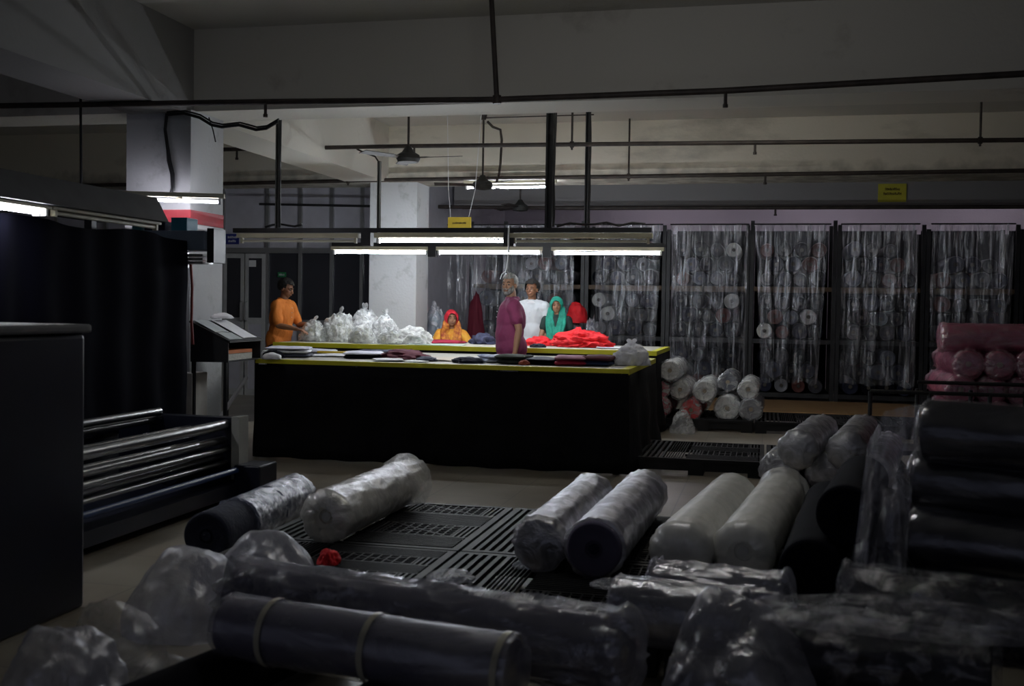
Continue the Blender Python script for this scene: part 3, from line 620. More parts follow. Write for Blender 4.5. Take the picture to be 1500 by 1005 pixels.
# pale box and sloping bar below the desk
bm = BM(); a = az(262, 640, 0); box(bm, (ay(261, 600, 8.55).x, 8.55, 0), (ay(281, 600, 8.55).x, 8.82, .80)); solo('white_cabinet', bm, mat('dirty_white_enamel', (.5, .48, .45), .6, var=.2), 'narrow dirty white cabinet standing under the sloping desk by the first column', 'cabinet', smooth=False, bevel=.006)
bm = BM(); tube(bm, [(-4.93, 8.87, .06), (-4.62, 9.2, .74)], .02, 8); solo('leaning_pole', bm, m_paper, 'pale pole leaning beneath the sloping desk', 'pole')

# ================================================================== PALLETS
def pallet_mesh(kind):
    W, D, H = 1.14, 1.28, .14; R = random.Random(kind)
    deck = BM()
    def bar(x0, y0, x1, y1, w=.008, h=.012):
        d = V((x1-x0, y1-y0, 0)); L = d.length; bbox(deck, ((x0+x1)/2, (y0+y1)/2, H-h/2-.0005*R.random()), (L, w, h), math.atan2(d.y, d.x))
    for a, b, c, d in ((0, 0, W, .04), (0, D-.04, W, D), (0, .04, .04, D-.04), (W-.04, .04, W, D-.04)): box(deck, (a, b, H-.03), (c, d, H))
    x = .06
    while x < W*.40:                                      # long slats
        if x < W*.27: box(deck, (x, .04, H-.02), (x+.024, D-.04, H)); x += .05
        else: bar(x, .04, x, D-.04, .006); x += .022
    x0 = W*.42
    for y in (.30, .62, .94): box(deck, (x0-.02, y, H-.02), (W-.04, y+.02, H))
    for blk, (ya, yb) in enumerate(((.05, .30), (.32, .62), (.64, .94), (.96, D-.05))):
        if (blk+kind) % 2 == 0:
            y = ya+.02
            while y < yb: box(deck, (x0, y, H-.014), (W-.05, y+.014, H)); y += .033
        else:
            y = ya+.02
            while y < yb: bar(x0+.1, y, W-.14, y); y += .05
            x = x0+.12
            while x < W-.14: bar(x, ya, x, yb); x += .05
            bar(x0+.1, ya, W-.14, yb, .012); bar(x0+.1, yb, W-.14, ya, .012)
            x = x0
            while x < x0+.1: box(deck, (x, ya, H-.014), (x+.014, yb, H)); x += .03
            x = W-.13
            while x < W-.05: box(deck, (x, ya, H-.014), (x+.014, yb, H)); x += .03
    for a, b, c, d in ((.02, .015, W-.02, .03), (.02, D-.03, W-.02, D-.015), (.015, .03, .03, D-.03), (W-.03, .03, W-.015, D-.03)): box(deck, (a, b, .035), (c, d, H-.03))
    me = bpy.data.meshes.new('deck'); bmesh.ops.recalc_face_normals(deck, faces=deck.faces[:]); deck.to_mesh(me); deck.free(); me.materials.append(m_plastic_black)
    leg = BM()
    for xx in (.0, W/2-.07, W-.14):
        for yy in (.0, D/2-.07, D-.14): box(leg, (xx+.005, yy+.005, .02), (xx+.135, yy+.135, H-.03))
        box(leg, (xx+.005, .005, 0), (xx+.135, D-.005, .02))
    ml = bpy.data.meshes.new('blocks'); bmesh.ops.recalc_face_normals(leg, faces=leg.faces[:]); leg.to_mesh(ml); leg.free(); ml.materials.append(m_plastic_black)
    return me, ml
PM = [pallet_mesh(0), pallet_mesh(1)]
def pallet(x, y, label, k=0, z=0, group=None, flip=False):
    t = thing('plastic_pallet', label, 'pallet', (x, y, z), group)
    for nm, me in zip(('deck', 'base_blocks'), PM[k]):
        o = bpy.data.objects.new(nm, me); COL.objects.link(o); o.parent = t
    if flip: t.rotation_euler.z = PI; t.location = (x+1.14, y+1.28, z)
    return t
pallet(-2.67, 5.44, 'black slotted plastic pallet under the white roll lying apart', 0)
pallet(-1.51, 5.44, 'black slotted plastic pallet in the far row, just left of the two grey rolls', 1)
pallet(-.35, 5.44, 'black slotted plastic pallet in the far row under the white rolls', 0)
pallet(.81, 5.44, 'black plastic pallet in the far row, buried under the dark navy rolls', 1)
_t = pallet(-2.67, 4.74, 'short black plastic pallet in the near row beside the red cloth scrap', 1); _t.scale = (1, .53, 1)
pallet(-1.51, 4.14, 'black slotted plastic pallet in the near row with crumpled film lying on it', 0)
_t = pallet(-.35, 4.14, 'black slotted plastic pallet in the near row in front of the white rolls', 1); _t.scale = (.86, 1, 1)
pallet(-1.12, 9.42, 'black plastic pallet on the aisle floor beside the cloth draped table', 0)
pallet(.04, 9.42, 'black plastic pallet on the aisle floor behind the dark rolls', 1)
pallet(-1.25, 12.95, 'black pallet carrying the pile of white and red rolls', 0)
pallet(-.09, 12.95, 'empty black pallet right of the pile of white and red rolls', 1)
pallet(1.07, 12.95, 'black pallet standing between the empty pallet and the pink rolls', 0)
pallet(.02, 7.9, 'black pallet under the dark wrapped rolls in the aisle', 1)
bm = BM(); box(bm, (-.75, 15.6, .004), (2.2, 17.75, .03)); solo('plywood_sheet', bm, m_brown, 'brown board lying on the floor in front of the racks', 'board', smooth=False)

# ================================================================== ROLLS
def roll_fabric(bm, p0, p1, r, seed=0, lump=.03, n=40, seg=22, core=.3, sag=0, twist=0):
    p0 = V(p0); p1 = V(p1); d, a, b = frame_of(p1-p0); L = (p1-p0).length; rs = []
    def ring(s, rr, e=0):
        out = []
        for k in range(n):
            t = 2*PI*k/n; q = V((math.cos(t), math.sin(t), s*1.3)); f = 1+lump*ns(q, 1.3, seed)
            out.append(p0+d*s+V((0, 0, -sag*math.sin(PI*s/L)))+(a*math.cos(t)+b*math.sin(t))*rr*f+d*e)
        return out
    for q in (core, core+.02, .5, .7, .9): rs.append(ring(0, r*q, .006*math.sin(q*40)+(.02 if q == core else 0)))
    rs.append(ring(.0, r*.97)); 
    for i in range(seg+1): rs.append(ring(.01+(L-.02)*i/seg, r))
    rs.append(ring(L, r*.97))
    for q in (.9, .7, .5, core+.02, core): rs.append(ring(L, r*q, -.006*math.sin(q*40)-(.02 if q == core else 0)))
    rings(bm, rs, caps=True)
def wrap_film(bm, p0, p1, r, seed=0, ext=(.04, .04), prof0=(.8, .35), prof1=(.8, .35), n=56, amp=.02, flare1=None, seg=44):
    """crinkled sleeve; prof = radius factors past the ends; flare1 = open flared end"""
    p0 = V(p0); p1 = V(p1); d, a, b = frame_of(p1-p0); L = (p1-p0).length; rs = []
    pr = []
    pr += [(-ext[0], prof0[1]), (-ext[0]*.8, (prof0[0]+prof0[1])/2), (-ext[0]*.35, prof0[0])]
    pr += [(L*i/seg, 1.) for i in range(seg+1)]
    if flare1: pr += [(L+ext[1]*f, 1+flare1*f) for f in (.2, .4, .6, .8, 1.)]
    else: pr += [(L+ext[1]*.35, prof1[0]), (L+ext[1]*.8, (prof1[0]+prof1[1])/2), (L+ext[1], prof1[1])]
    for s, f in pr:
        out = []
        for k in range(n):
            t = 2*PI*k/n; q = V((math.cos(t), math.sin(t), s*2.2))
            end = 0 if 0 < s < L else 1
            w = amp*(.5*ridge(q, 1.9, seed)+.45*ridge(V((q.x*3, q.y*3, s*3.5)), 1.6, seed+4))*(1+.8*end)
            rr = r*f+max(w, -.2*amp)+.004
            pt = p0+d*s+(a*math.cos(t)+b*math.sin(t))*rr
            out.append(pt)
        rs.append(out)
    rings(bm, rs, caps=not flare1)
def band(bm, p0, p1, r, s, w=.02, n=40):
    p0 = V(p0); p1 = V(p1); d, a, b = frame_of(p1-p0); c = p0+d*s
    rings(bm, [[c+d*(-w/2+w*j)+(a*math.cos(2*PI*k/n)+b*math.sin(2*PI*k/n))*(r) for k in range(n)] for j in range(2)] , caps=False)
def roll(p0, p1, r, m, label, seed, film_m=None, bands=(), group=None, core_m=None, bandm=None, name='fabric_roll', lump=.03, famp=.014, ext=(.03, .04), prof0=(.9, .3), prof1=(.9, .3), flare=None, fs=(0, 1), sag=0):
    p0 = V(p0); p1 = V(p1); c = (p0+p1)/2; t = thing(name, label, 'fabric roll', (c.x, c.y, min(p0.z, p1.z)-r), group)
    bm = BM(); roll_fabric(bm, p0, p1, r, seed, lump, sag=sag); obj('fabric', bm, m, t, ang=50)
    d = (p1-p0).normalized()
    for q0, q1 in ((p0-d*.004, p0+d*.06), (p1-d*.06, p1+d*.004)): bm = BM(); tube(bm, [q0, q1], .025, 16); obj('core_tube', bm, core_m or m_core, t)
    if film_m:
        a = p0.lerp(p1, fs[0]); b = p0.lerp(p1, fs[1]); bm = BM(); wrap_film(bm, a, b, r*(1+lump*.6), seed, ext, prof0, prof1, amp=famp, flare1=flare); obj('plastic_wrap', bm, film_m, t, ang=80)
    for s in bands: bm = BM(); band(bm, p0, p1, r*(1+lump*.5)+.012, s*(p1-p0).length, .022); obj('tape_band', bm, bandm or m_tape, t)
    return t
PT = .145
def rr_px(near, far, r, zbase, **k):
    a = az(near[0], near[1], zbase+r); b = az(far[0], far[1], zbase+r); return a, b
rl = .128
a, b = rr_px((302, 786), (432, 727), .135, 0); roll(a, b, .133, m_navy, 'navy roll part wrapped in clear film lying on the bare floor beside the machine', 1, core_m=m_navy, film_m= film('silver_film', .35, .8, (.5, .55, .75), scale=16, bump=.8, rough=.25, p0=.4, p1=.62, gl=.7), bands=(.62,), bandm=m_navy, famp=.012, fs=(.3, 1), ext=(.01, .01), prof0=(1, 1), prof1=(1, .96))
a, b = rr_px((478, 757), (585, 709), .13, PT); roll(a, b, .13, mat('offwhite_fabric', (.6, .58, .52), .8), 'white roll in loose clear plastic lying apart at the far corner of the pallets', 2, film('white_wrap', .5, .92, (.86, .85, .80), scale=8, bump=.7, rough=.28, p0=.40, p1=.6, gl=.45), famp=.013, ext=(.05, .12), flare=.22, core_m=m_white)
a, b = V((-1.03, 5.13, .277)), V((-1.0, 6.52, .277)); roll(a, b, .12, m_charcoal, 'grey film wrapped roll, the left one of the dark pair on the pallets', 3, film('grey_wrap', .5, .9, (.42, .42, .48), scale=9, bump=.7, rough=.3, p0=.42, p1=.62, gl=.6), famp=.012, ext=(.05, .04), prof0=(1., .8), core_m=m_navy)
a, b = V((-.755, 5.02, .285)), V((-.70, 6.62, .285)); roll(a, b, .132, m_violet, 'grey film wrapped roll, the longer one of the dark pair, right beside the white rolls', 4, MATS['grey_wrap'], famp=.010, ext=(.008, .08), prof0=(1.02, 1.), prof1=(1., .8), fs=(.02, 1), core_m=m_navy)
a, b = V((-.36, 5.08, .288)), V((-.17, 6.68, .288)); roll(a, b, .135, mat('greyish_white_fabric', (.82, .81, .76), .75), 'smooth white roll, the left one of the white pair on the pallets', 5, film('smooth_wrap', .4, .7, (.92, .92, .88), scale=4, bump=.3, rough=.3, p0=.4, p1=.7, gl=.3), famp=.005, ext=(.06, .05), prof0=(.88, .4), prof1=(.9, .5), core_m=m_white)
a, b = V((-.075, 5.16, .288)), V((.12, 6.85, .288)); roll(a, b, .135, MATS['greyish_white_fabric'], 'smooth white roll with a twisted plastic end, the right one of the white pair', 6, MATS['smooth_wrap'], famp=.007, ext=(.06, .12), prof0=(.88, .4), flare=.08, core_m=m_white)
# dark navy rolls right of the white pair
for i, (n_, f_, lab) in enumerate((((.215, 4.85), (.385, 6.6), 'dark navy roll touching the twisted white roll'), ((.50, 4.8), (.675, 6.5), 'dark navy roll behind the plastic covered stack'))):
    a, b = V((*n_, .288)), V((*f_, .288)); roll(a, b, .138, m_dk, lab, 10+i, None, core_m=m_dk)
a, b = V((.36, 4.9, .53)), V((.52, 6.0, .53)); roll(a, b, .13, m_dk, 'dark navy roll lying on top of the two dark rolls beside the white pair', 12, None, core_m=m_dk)
# wrapped rolls in the aisle
for i, (n_, f_, zb, r, m, fm, lab) in enumerate((
        ((.12, 8.0), (.35, 9.6), PT+.005, .13, m_dk, film('aisle_wrap', .45, .85, (.42, .42, .46), scale=8, bump=.7, rough=.28, p0=.42, p1=.62, gl=.6), 'dark roll with a black open end, leftmost of the aisle rolls'),
        ((.44, 8.0), (.68, 9.6), PT+.005, .13, m_grey_f, MATS['aisle_wrap'], 'silvery grey wrapped roll second in the aisle, ahead of the black post'),
        ((.76, 8.0), (1.01, 9.6), PT+.005, .13, m_dk, MATS['aisle_wrap'], 'dark wrapped roll third in the aisle, beside the black post'))):
    a = V((*n_, zb+r)); b = V((*f_, zb+r)); roll(a, b, r, m, lab, 20+i, fm, famp=.010, core_m=m_dk)
a = V((.24, 7.72, .468)); b = V((.45, 9.0, .468)); roll(a, b, .12, m_grey_f, 'grey wrapped roll lying on top of the aisle rolls', 23, MATS['aisle_wrap'], famp=.012, core_m=m_dk)
a = V((.56, 7.75, .468)); b = V((.78, 9.1, .468)); roll(a, b, .12, m_charcoal, 'charcoal wrapped roll on top of the aisle rolls behind the black post', 24, MATS['aisle_wrap'], famp=.012, core_m=m_dk)

# right hand stack, wrapped, lying across
X0 = .62
for i, (z, x0, y0, lab, fm) in enumerate(((.16, .66, 4.93, 'bottom dark roll of the plastic covered stack at the right edge', F_stack), (.435, .66, 4.98, 'second dark roll from the bottom of the plastic covered stack', F_stack),
        (.675, .68, 5.12, 'third dark roll from the bottom of the plastic covered stack', F_stack), (.90, .70, 5.0, 'topmost dark roll of the plastic covered stack, with a long highlight', F_stack))):
    a = V((x0, y0, z)); b = V((x0+1.5, y0-.62, z-.02)); roll(a, b, .132 if i not in (0, 1) else .138, m_dk, lab, 30+i, fm, famp=.006, ext=(.05, .04), core_m=m_dk)
roll((.85, 5.42, .15), (2.3, 5.0, .15), .14, m_dk, 'dark roll on the floor behind the plastic covered stack', 36, F_dark)
roll((.85, 5.44, .44), (2.3, 5.02, .44), .14, m_dk, 'second layer dark roll behind the plastic covered stack', 37, F_dark)
# loose film hanging over the left ends of the stack
def drape(pts_top, pts_bot, n=34, mrows=30, amp=.035, seed=0, fr=5., bulge=0, out=V((0, -1, 0))):
    bm = BM(); g = []
    def interp(P, t):
        s = t*(len(P)-1); i = min(int(s), len(P)-2); return V(P[i]).lerp(V(P[i+1]), s-i)
    for i in range(n+1):
        r = []
        for j in range(mrows+1):
            p = interp(pts_top, i/n).lerp(interp(pts_bot, i/n), j/mrows)
            w = amp*(ridge((i/n*fr, j/mrows*fr*.35, seed), 1.6, seed)+.5*ridge((i/n*fr*2.6, j/mrows*fr*1.2, seed), 1.5, seed+3))
            r.append(bm.verts.new(p+out*(w+bulge*math.sin(PI*j/mrows)*math.sin(PI*i/n))))
        g.append(r)
    for i in range(n):
        for j in range(mrows): bm.faces.new((g[i][j], g[i+1][j], g[i+1][j+1], g[i][j+1]))
    return bm
bm = drape([(.44, 4.95, .84), (.50, 4.90, .99), (.64, 4.86, 1.03)], [(.36, 4.78, .14), (.47, 4.70, .1), (.57, 4.66, .2)], seed=8, amp=.045, fr=2.2)
solo('plastic_sheet', bm, film('draped_film', .15, .6, (.5, .5, .58), scale=7, stretch=(1.6, 1.6, .6), bump=1., p0=.42, p1=.62, gl=.4), 'torn clear plastic sheet hanging over the ends of the stacked dark rolls', 'plastic sheet', ang=80)

# foreground rolls
A0 = az(338, 916, .29); A1 = az(750, 982, .29)
roll(A0, A1, .102, mat('violet_grey_fabric', (.13, .12, .17), .8, var=.2), 'front violet grey roll with three pale tape bands, nearest the camera', 50, film('taped_wrap', .2, .5, (.45, .45, .52), scale=5, stretch=(.5, 1, 1), bump=.4, rough=.35, p0=.4, p1=.65, gl=.6), bands=(.18, .55, .985), famp=.005, ext=(.05, .02), prof1=(1, .95))
B0 = az(352, 872, .27); B1 = az(915, 958, .27)
roll(B0, B1, .12, MATS['violet_grey_fabric'], 'long violet grey roll lying behind the taped front roll', 51, film('fluffy_wrap', .45, .75, (.30, .30, .35), scale=5, bump=1., p0=.4, p1=.65, gl=.3), famp=.035, ext=(.05, .06))
# layer below
for i, (x, y, s) in enumerate(((400, 955, 'dark roll on the floor under the left ends of the front rolls'), (640, 985, 'dark roll on the floor under the middle of the taped roll'))):
    c = az(x, y, .11); roll(c+V((-.15, -.75, 0)), c+V((.1, .35, 0)), .10, m_dk, s, 53+i)
C0 = az(905, 905, .22)+V((0, 0, .04)); C1 = az(1090, 930, .22)+V((0, 0, .04))
roll(C0, C1, .115, m_navy, 'navy wrapped roll lying between the long violet roll and the large crumpled bag', 56, film('grey_haze_wrap', .45, .75, (.45, .45, .52), scale=5, bump=.8, p0=.4, p1=.65, gl=.4), famp=.012)
D0 = az(955, 878, .25); D1 = az(1150, 905, .25)
roll(D0+V((0, .14, 0)), D1+V((0, .16, 0)), .108, m_charcoal, 'charcoal wrapped roll just in front of the white pair', 57, MATS['grey_haze_wrap'], famp=.03)
for i, (p, q, z, r, s) in enumerate((((1130, 940), (1450, 985), .18, .13, 'dark crinkly wrapped roll right of the large crumpled bag'), ((1240, 880), (1620, 935), .275, .13, 'dark wrapped roll between the plastic covered stack and the crumpled bag'))):
    a = az(p[0], p[1], z); b = az(q[0], q[1], z); roll(a, b, r, m_dk, s, 60+i, film('crinkled_dark_film', .1, .55, (.4, .4, .46), scale=12, bump=1., p0=.5, p1=.68, gl=.55), famp=.03)
# crumpled film and bags
def filmheap(px, py, zc, rx, ry, h, m, label, seed, cat='bag', z=0, name='clear_plastic_bag', rz=0, fr=1.8, amp=.35):
    c = az(px, py, zc); bm = BM(); crumple(bm, (c.x, c.y, z), rx, ry, h, seed, amp=amp, fr=fr, sub=5, rz=rz, fold=.45); return solo(name, bm, m, label, cat, ang=80)
filmheap(275, 872, .15, .25, .24, .33, F_haze, 'large clear plastic bag standing on the floor at the left ends of the front rolls', 71, fr=1.2, amp=.3)
filmheap(385, 838, .2, .30, .2, .36, F_haze, 'clear crumpled bag lying behind the long violet roll, reaching the red scrap', 72, rz=-.35, fr=1.3, amp=.3)
filmheap(1075, 950, .2, .26, .24, .36, film('milky_bag', .45, .8, (.5, .5, .56), scale=4, bump=1., p0=.4, p1=.65, gl=.25), 'large milky crumpled bag in the front between navy and dark rolls', 73, fr=1.4)
filmheap(90, 985, .15, .2, .2, .3, F_haze, 'rounded clear bag in the dark lower left corner', 74)
filmheap(165, 930, .15, .2, .16, .26, F_dark, 'dark glinting bag behind the rounded corner bag', 75)
filmheap(255, 985, .1, .16, .12, .16, F_dark, 'small dark bag under the left end of the taped roll', 76)
filmheap(660, 850, PT, .11, .07, .05, film('scrap_film', .3, .8, (.5, .52, .58), scale=14, bump=1.), 'small crumpled film scrap lying on the near pallet', 77, cat='film scrap', z=PT, name='film_scrap')
filmheap(905, 862, PT, .12, .06, .04, MATS['scrap_film'], 'strip of film trailing from the longer grey roll', 78, cat='film scrap', z=PT, name='film_scrap')
filmheap(770, 832, PT, .07, .04, .03, MATS['scrap_film'], 'film scrap at the near end of the left grey roll', 79, cat='film scrap', z=PT, name='film_scrap')
filmheap(482, 826, PT, .055, .05, .07, m_red, 'small bright red cloth scrap on the pallet edge', 80, cat='cloth', z=PT, name='red_cloth_scrap')
filmheap(1330, 905, .4, .5, .13, .1, MATS['crinkled_dark_film'], 'sheet of crinkled film spread over the dark wrapped rolls', 81, cat='plastic sheet', z=.36, name='plastic_sheet')

# small pile of white / red rolls
F_small = film('small_roll_wrap', .15, .7, (.75, .75, .75), scale=10, bump=1., p0=.4, p1=.6, gl=.35)
pile = [((966, 597), .13, m_crim, 'red striped roll, lower left of the small pile beside the table'), ((1012, 601), .125, m_red, 'bright red roll in torn plastic at the bottom of the small pile'),
        ((1065, 598), .15, m_white, 'large white roll end at the bottom of the small pile'), ((1100, 600), .13, m_grey_f, 'grey crinkled roll at the rack end of the small pile'),
        ((967, 571), .11, m_crim, 'crimson and white roll in the middle row nearest the table'), ((996, 571), .115, m_white, 'white roll in the middle row between crimson and crinkled ones'),
        ((1032, 573), .13, m_white, 'white crinkled roll in the middle row of the small pile'), ((1096, 571), .115, m_white, 'pale roll in the middle row over the grey crinkled one'),
        ((1066, 560), .11, m_slate, 'bluish wrapped roll high in the small pile'), ((981, 543), .125, m_white, 'white roll in clear plastic on top of the small pile')]
for i, ((x, y), r, m, lab) in enumerate(pile):
    Yf = 13.05+.05*(i % 3)+(.25 if i == 8 else 0); p = ay(x, y, Yf); roll((p.x, Yf, p.z), (p.x+.02, Yf+1.0, p.z), r*.95, m, lab, 90+i, F_small, famp=.012, ext=(.015, .05), prof0=(1.0, .8), fs=(0, 1))
filmheap(1000, 625, .08, .13, .07, .26, F_small, 'torn plastic hanging off the front of the small pile', 101, cat='plastic sheet', name='torn_plastic')

# pink stack
def pinkroll(p0, p1, r, label, seed, group=None):
    return roll(p0, p1, r, m_pink, label, seed, F_pink, group=group, famp=.018)
proto = None
for row in range(4):
    for k in range(8):
        x = 1.74+k*.262+(.0 if row % 2 == 0 else .06); z = .27+row*.232
        g = 'pink rolls stacked end on'; lab = 'pink wrapped roll stacked end on, %s row of the pink stack' % ('lowest', 'second lowest', 'third lowest', 'topmost')[row]
        if proto is None:
            proto = pinkroll((x, 10.55, z), (x, 11.75, z), .118, lab, 120, g); base = V((x, 11.15, z))
        else:
            c = proto.copy(); COL.objects.link(c); c.location = proto.location+V((x, 11.15+rnd.uniform(-.04, .04), z))-base; c['label'] = lab
            for ch in list(proto.children):
                d = ch.copy(); COL.objects.link(d); d.parent = c
bm = BM(); box(bm, (1.60, 10.5, .06), (3.75, 11.8, .145))
for x in (1.62, 2.6, 3.62): box(bm, (x, 10.5, 0), (x+.1, 11.8, .06))
solo('wooden_pallet', bm, m_brown, 'low wooden platform under the pink rolls', 'platform', smooth=False)
pinkroll((1.60, 10.72, 1.20), (3.6, 10.72, 1.20), .115, 'pink roll lying crosswise along the front of the pink stack', 140)
pinkroll((1.62, 10.98, 1.20), (3.7, 10.98, 1.20), .115, 'pink roll lying crosswise behind the front crosswise pink roll', 141)
# cart in front of the pink stack
t = thing('metal_trolley', 'low black metal trolley frame standing before the pink rolls', 'trolley', (1.9, 10.1, 0))
bm = BM(); zr = ay(1275, 573, 9.85).z; x0 = ay(1275, 573, 9.85).x; 
box(bm, (x0, 9.83, .2), (x0+2.2, 10.4, .24)); obj('deck', bm, m_black, t, smooth=False)
for nm, q in (('rail', [(x0, 9.85, zr), (x0+2.2, 9.85, zr)]), ('rail', [(x0+.45, 10.38, zr+.06), (x0+2.2, 10.38, zr+.06)]), ('rail', [(x0+2.2, 9.85, zr), (x0+2.2, 10.38, zr+.06)])):
    bm = BM(); tube(bm, q, .017, 8); obj(nm, bm, m_black, t)
for x, y in [(x0, 9.85), (x0+.48, 9.85), (x0+.96, 9.85), (x0+1.5, 9.85), (x0+2.2, 9.85), (x0+.45, 10.38), (x0+.9, 10.38), (x0+1.35, 10.38), (x0+1.8, 10.38), (x0+2.2, 10.38)]:
    bm = BM(); tube(bm, [(x, y, .22), (x, y, zr)], .018, 8); obj('post', bm, m_black, t)
for x in (x0+.15, x0+2.05):
    for y in (9.93, 10.3): bm = BM(); cyl(bm, (x, y-.02, .075), (x, y+.02, .075), .075, 18); box(bm, (x-.02, y-.03, .08), (x+.02, y+.03, .2)); obj('wheel', bm, m_black, t)

# ================================================================== RACKS
ups = [-4.95, -4.28, -2.95, -1.60, -.26, 1.09, 2.42, 3.78, 5.1]
RY0, RY1, RT = 18.05, 19.25, 2.62
lev = [.12, .98, 1.82, RT-.02]
bay_names = ['rack bay behind the second column', 'rack bay behind the seated woman', 'rack bay behind the bearded man', 'rack bay at the rear table end', 'rack bay behind the small pile',
             'rack bay over the empty pallet', 'rack bay under the beam sign', 'rack bay behind the pink rolls']
for i in range(8):
    x0, x1 = ups[i], ups[i+1]; t = thing('storage_rack', 'black steel %s' % bay_names[i].replace('rack bay', 'storage rack'), 'rack', ((x0+x1)/2, RY0, 0))
    for x in (x0+.035, x1-.035):
        for y in (RY0+.03, RY1-.03):
            bm = BM(); top = RT+.12+.14*((i*7+int(x*10)) % 3)/2; box(bm, (x-.03, y-.03, 0), (x+.03, y+.03, top)); obj('post', bm, m_black, t, smooth=False)
    bm = BM(); box(bm, (x0+.07, RY1-.005, .1), (x1-.07, RY1+.012, 2.80)); obj('shade_sheet', bm, m_dk, t, smooth=False)  # added near-black sheet standing in for the shade behind the rolls
    for z in lev[:3]:
        bm = BM(); box(bm, (x0+.07, RY0, z-.07), (x1-.07, RY0+.05, z)); box(bm, (x0+.07, RY1-.05, z-.07), (x1-.07, RY1, z)); box(bm, (x0+.07, RY0+.05, z-.02), (x1-.07, RY1-.05, z)); obj('shelf', bm, m_black if z < 1.8 else mat('brown_beam_paint', (.10, .06, .03), .6), t, smooth=False)
def rack_roll_mesh(m, seed, r=.13, filmed=False):
    bm = BM(); roll_fabric(bm, (0, 0, 0), (0, 1.15, 0), r, seed, .05, n=20, seg=5)
    k = len(bm.faces); me = bpy.data.meshes.new('fabric_roll'); 
    tube(bm, [(0, -.004, 0), (0, .05, 0)], r*.24, 12); bmesh.ops.recalc_face_normals(bm, faces=bm.faces[:]); bm.to_mesh(me)
    me.materials.append(m); me.materials.append(mat('dim_core', (.07, .06, .05), .8))
    for j, p in enumerate(me.polygons):
        p.use_smooth = True
        if j >= k: p.material_index = 1
    me.set_sharp_from_angle(angle=.8); bm.free(); return me
rk = [rack_roll_mesh(m, 200+i) for i, m in enumerate((m_grey_f, mat('pale_wrapped_fabric', (.40, .40, .38), .6), m_dk, m_navy, m_charcoal, mat('brown_red_fabric', (.10, .03, .025), .8), m_dk, m_slate, mat('bright_wrapped_end', (.62, .62, .58), .5)))]
sh = ['bottom shelf', 'middle shelf', 'top shelf']
cname = ['grey', 'pale', 'black', 'navy', 'charcoal', 'rusty', 'black', 'slate', 'whitish']
for i in range(8):
    x0, x1 = ups[i]+.08, ups[i+1]-.08; w = x1-x0; nc = int(w/.275)
    for s in range(3):
        nrow = 3 if not (i == 6 and s == 2) else 2
        for rw in range(nrow):
            cols = nc-(rw % 2)
            for c in range(cols):
                if rnd.random() < .08 and rw == nrow-1: continue
                k = rnd.choice([0, 1, 2, 2, 2, 2, 2, 3, 3, 3, 3, 4, 4, 4, 4, 5, 5, 6, 6, 7, 7, 8])
                if i >= 5 and k in (8, 1): k = rnd.choice([2, 4, 3, 0])
                o = bpy.data.objects.new('fabric_roll', rk[k]); COL.objects.link(o)
                x = x0+(w-cols*.27)/2+.135+c*.27
                sc_ = rnd.uniform(.82, 1.02); o.scale = (sc_, 1, sc_); o.location = (x+rnd.uniform(-.02, .02), RY0-.06+rnd.uniform(-.03, .12), lev[s]+.137*sc_+rw*.232); o.rotation_euler.y = rnd.uniform(0, 6.28)
                tag(o, '%s fabric roll end on the %s of %s' % (cname[k], sh[s], bay_names[i].replace('rack bay', 'bay')), 'fabric roll', '%s rolls on the %s of the %s' % (cname[k], sh[s], bay_names[i]))
# plastic curtains in front
def curtain(px0, px1, label, seed, Y=17.85, ztop=None, zb=.3, gather=0.):
    a = ay(px0, 326, Y); b = ay(px1, 326, Y); zt = 2.80; n = int((b.x-a.x)*60); m = 30; bm = BM(); g = []
    t = thing('plastic_curtain', label, 'plastic curtain', ((a.x+b.x)/2, Y, zb))
    for i in range(n+1):
        u = i/n; r = []
        for j in range(m+1):
            v = j/m; x = a.x+(b.x-a.x)*u; x += gather*v*(.5-u)*(b.x-a.x)+.05*v*ns((u*4, v*1.5, seed), 1)
            y = Y+.035*math.sin(u*(b.x-a.x)*22+2*ns((u*5, v, seed), 1))*(.3+.7*v)+.05*ridge((u*7, v*1.2, seed), 1, seed)*(.3+v*.7)+.02*ns((u*25, v*4, seed), 1)
            z = zt-(zt-zb)*v+(.06*ns((u*6, 0, seed), 1) if j == m else 0)
            r.append(bm.verts.new((x, y-.03, z)))
        g.append(r)
    for i in range(n):
        for j in range(m): bm.faces.new((g[i][j], g[i][j+1], g[i+1][j+1], g[i+1][j]))
    obj('sheet', bm, F_curtain, t, ang=80)
    bm = BM(); cyl(bm, (a.x-.02, Y-.02, zt+.005), (b.x+.02, Y-.02, zt+.005), .012, 8); obj('curtain_wire', bm, m_black, t)
curtain(652, 842, 'wide clear plastic curtain hanging behind the standing men and the woman in green', 1)
curtain(872, 970, 'clear plastic curtain hanging behind the end of the rear table', 2, gather=.15)
curtain(984, 1096, 'clear plastic curtain hanging behind the small pile of white and red rolls', 3)
curtain(1106, 1216, 'clear plastic curtain hanging over the empty pallet', 4, gather=.25)
curtain(1234, 1346, 'clear plastic curtain hanging under the beam sign', 5)
curtain(1366, 1486, 'clear plastic curtain hanging above the pink rolls', 6)
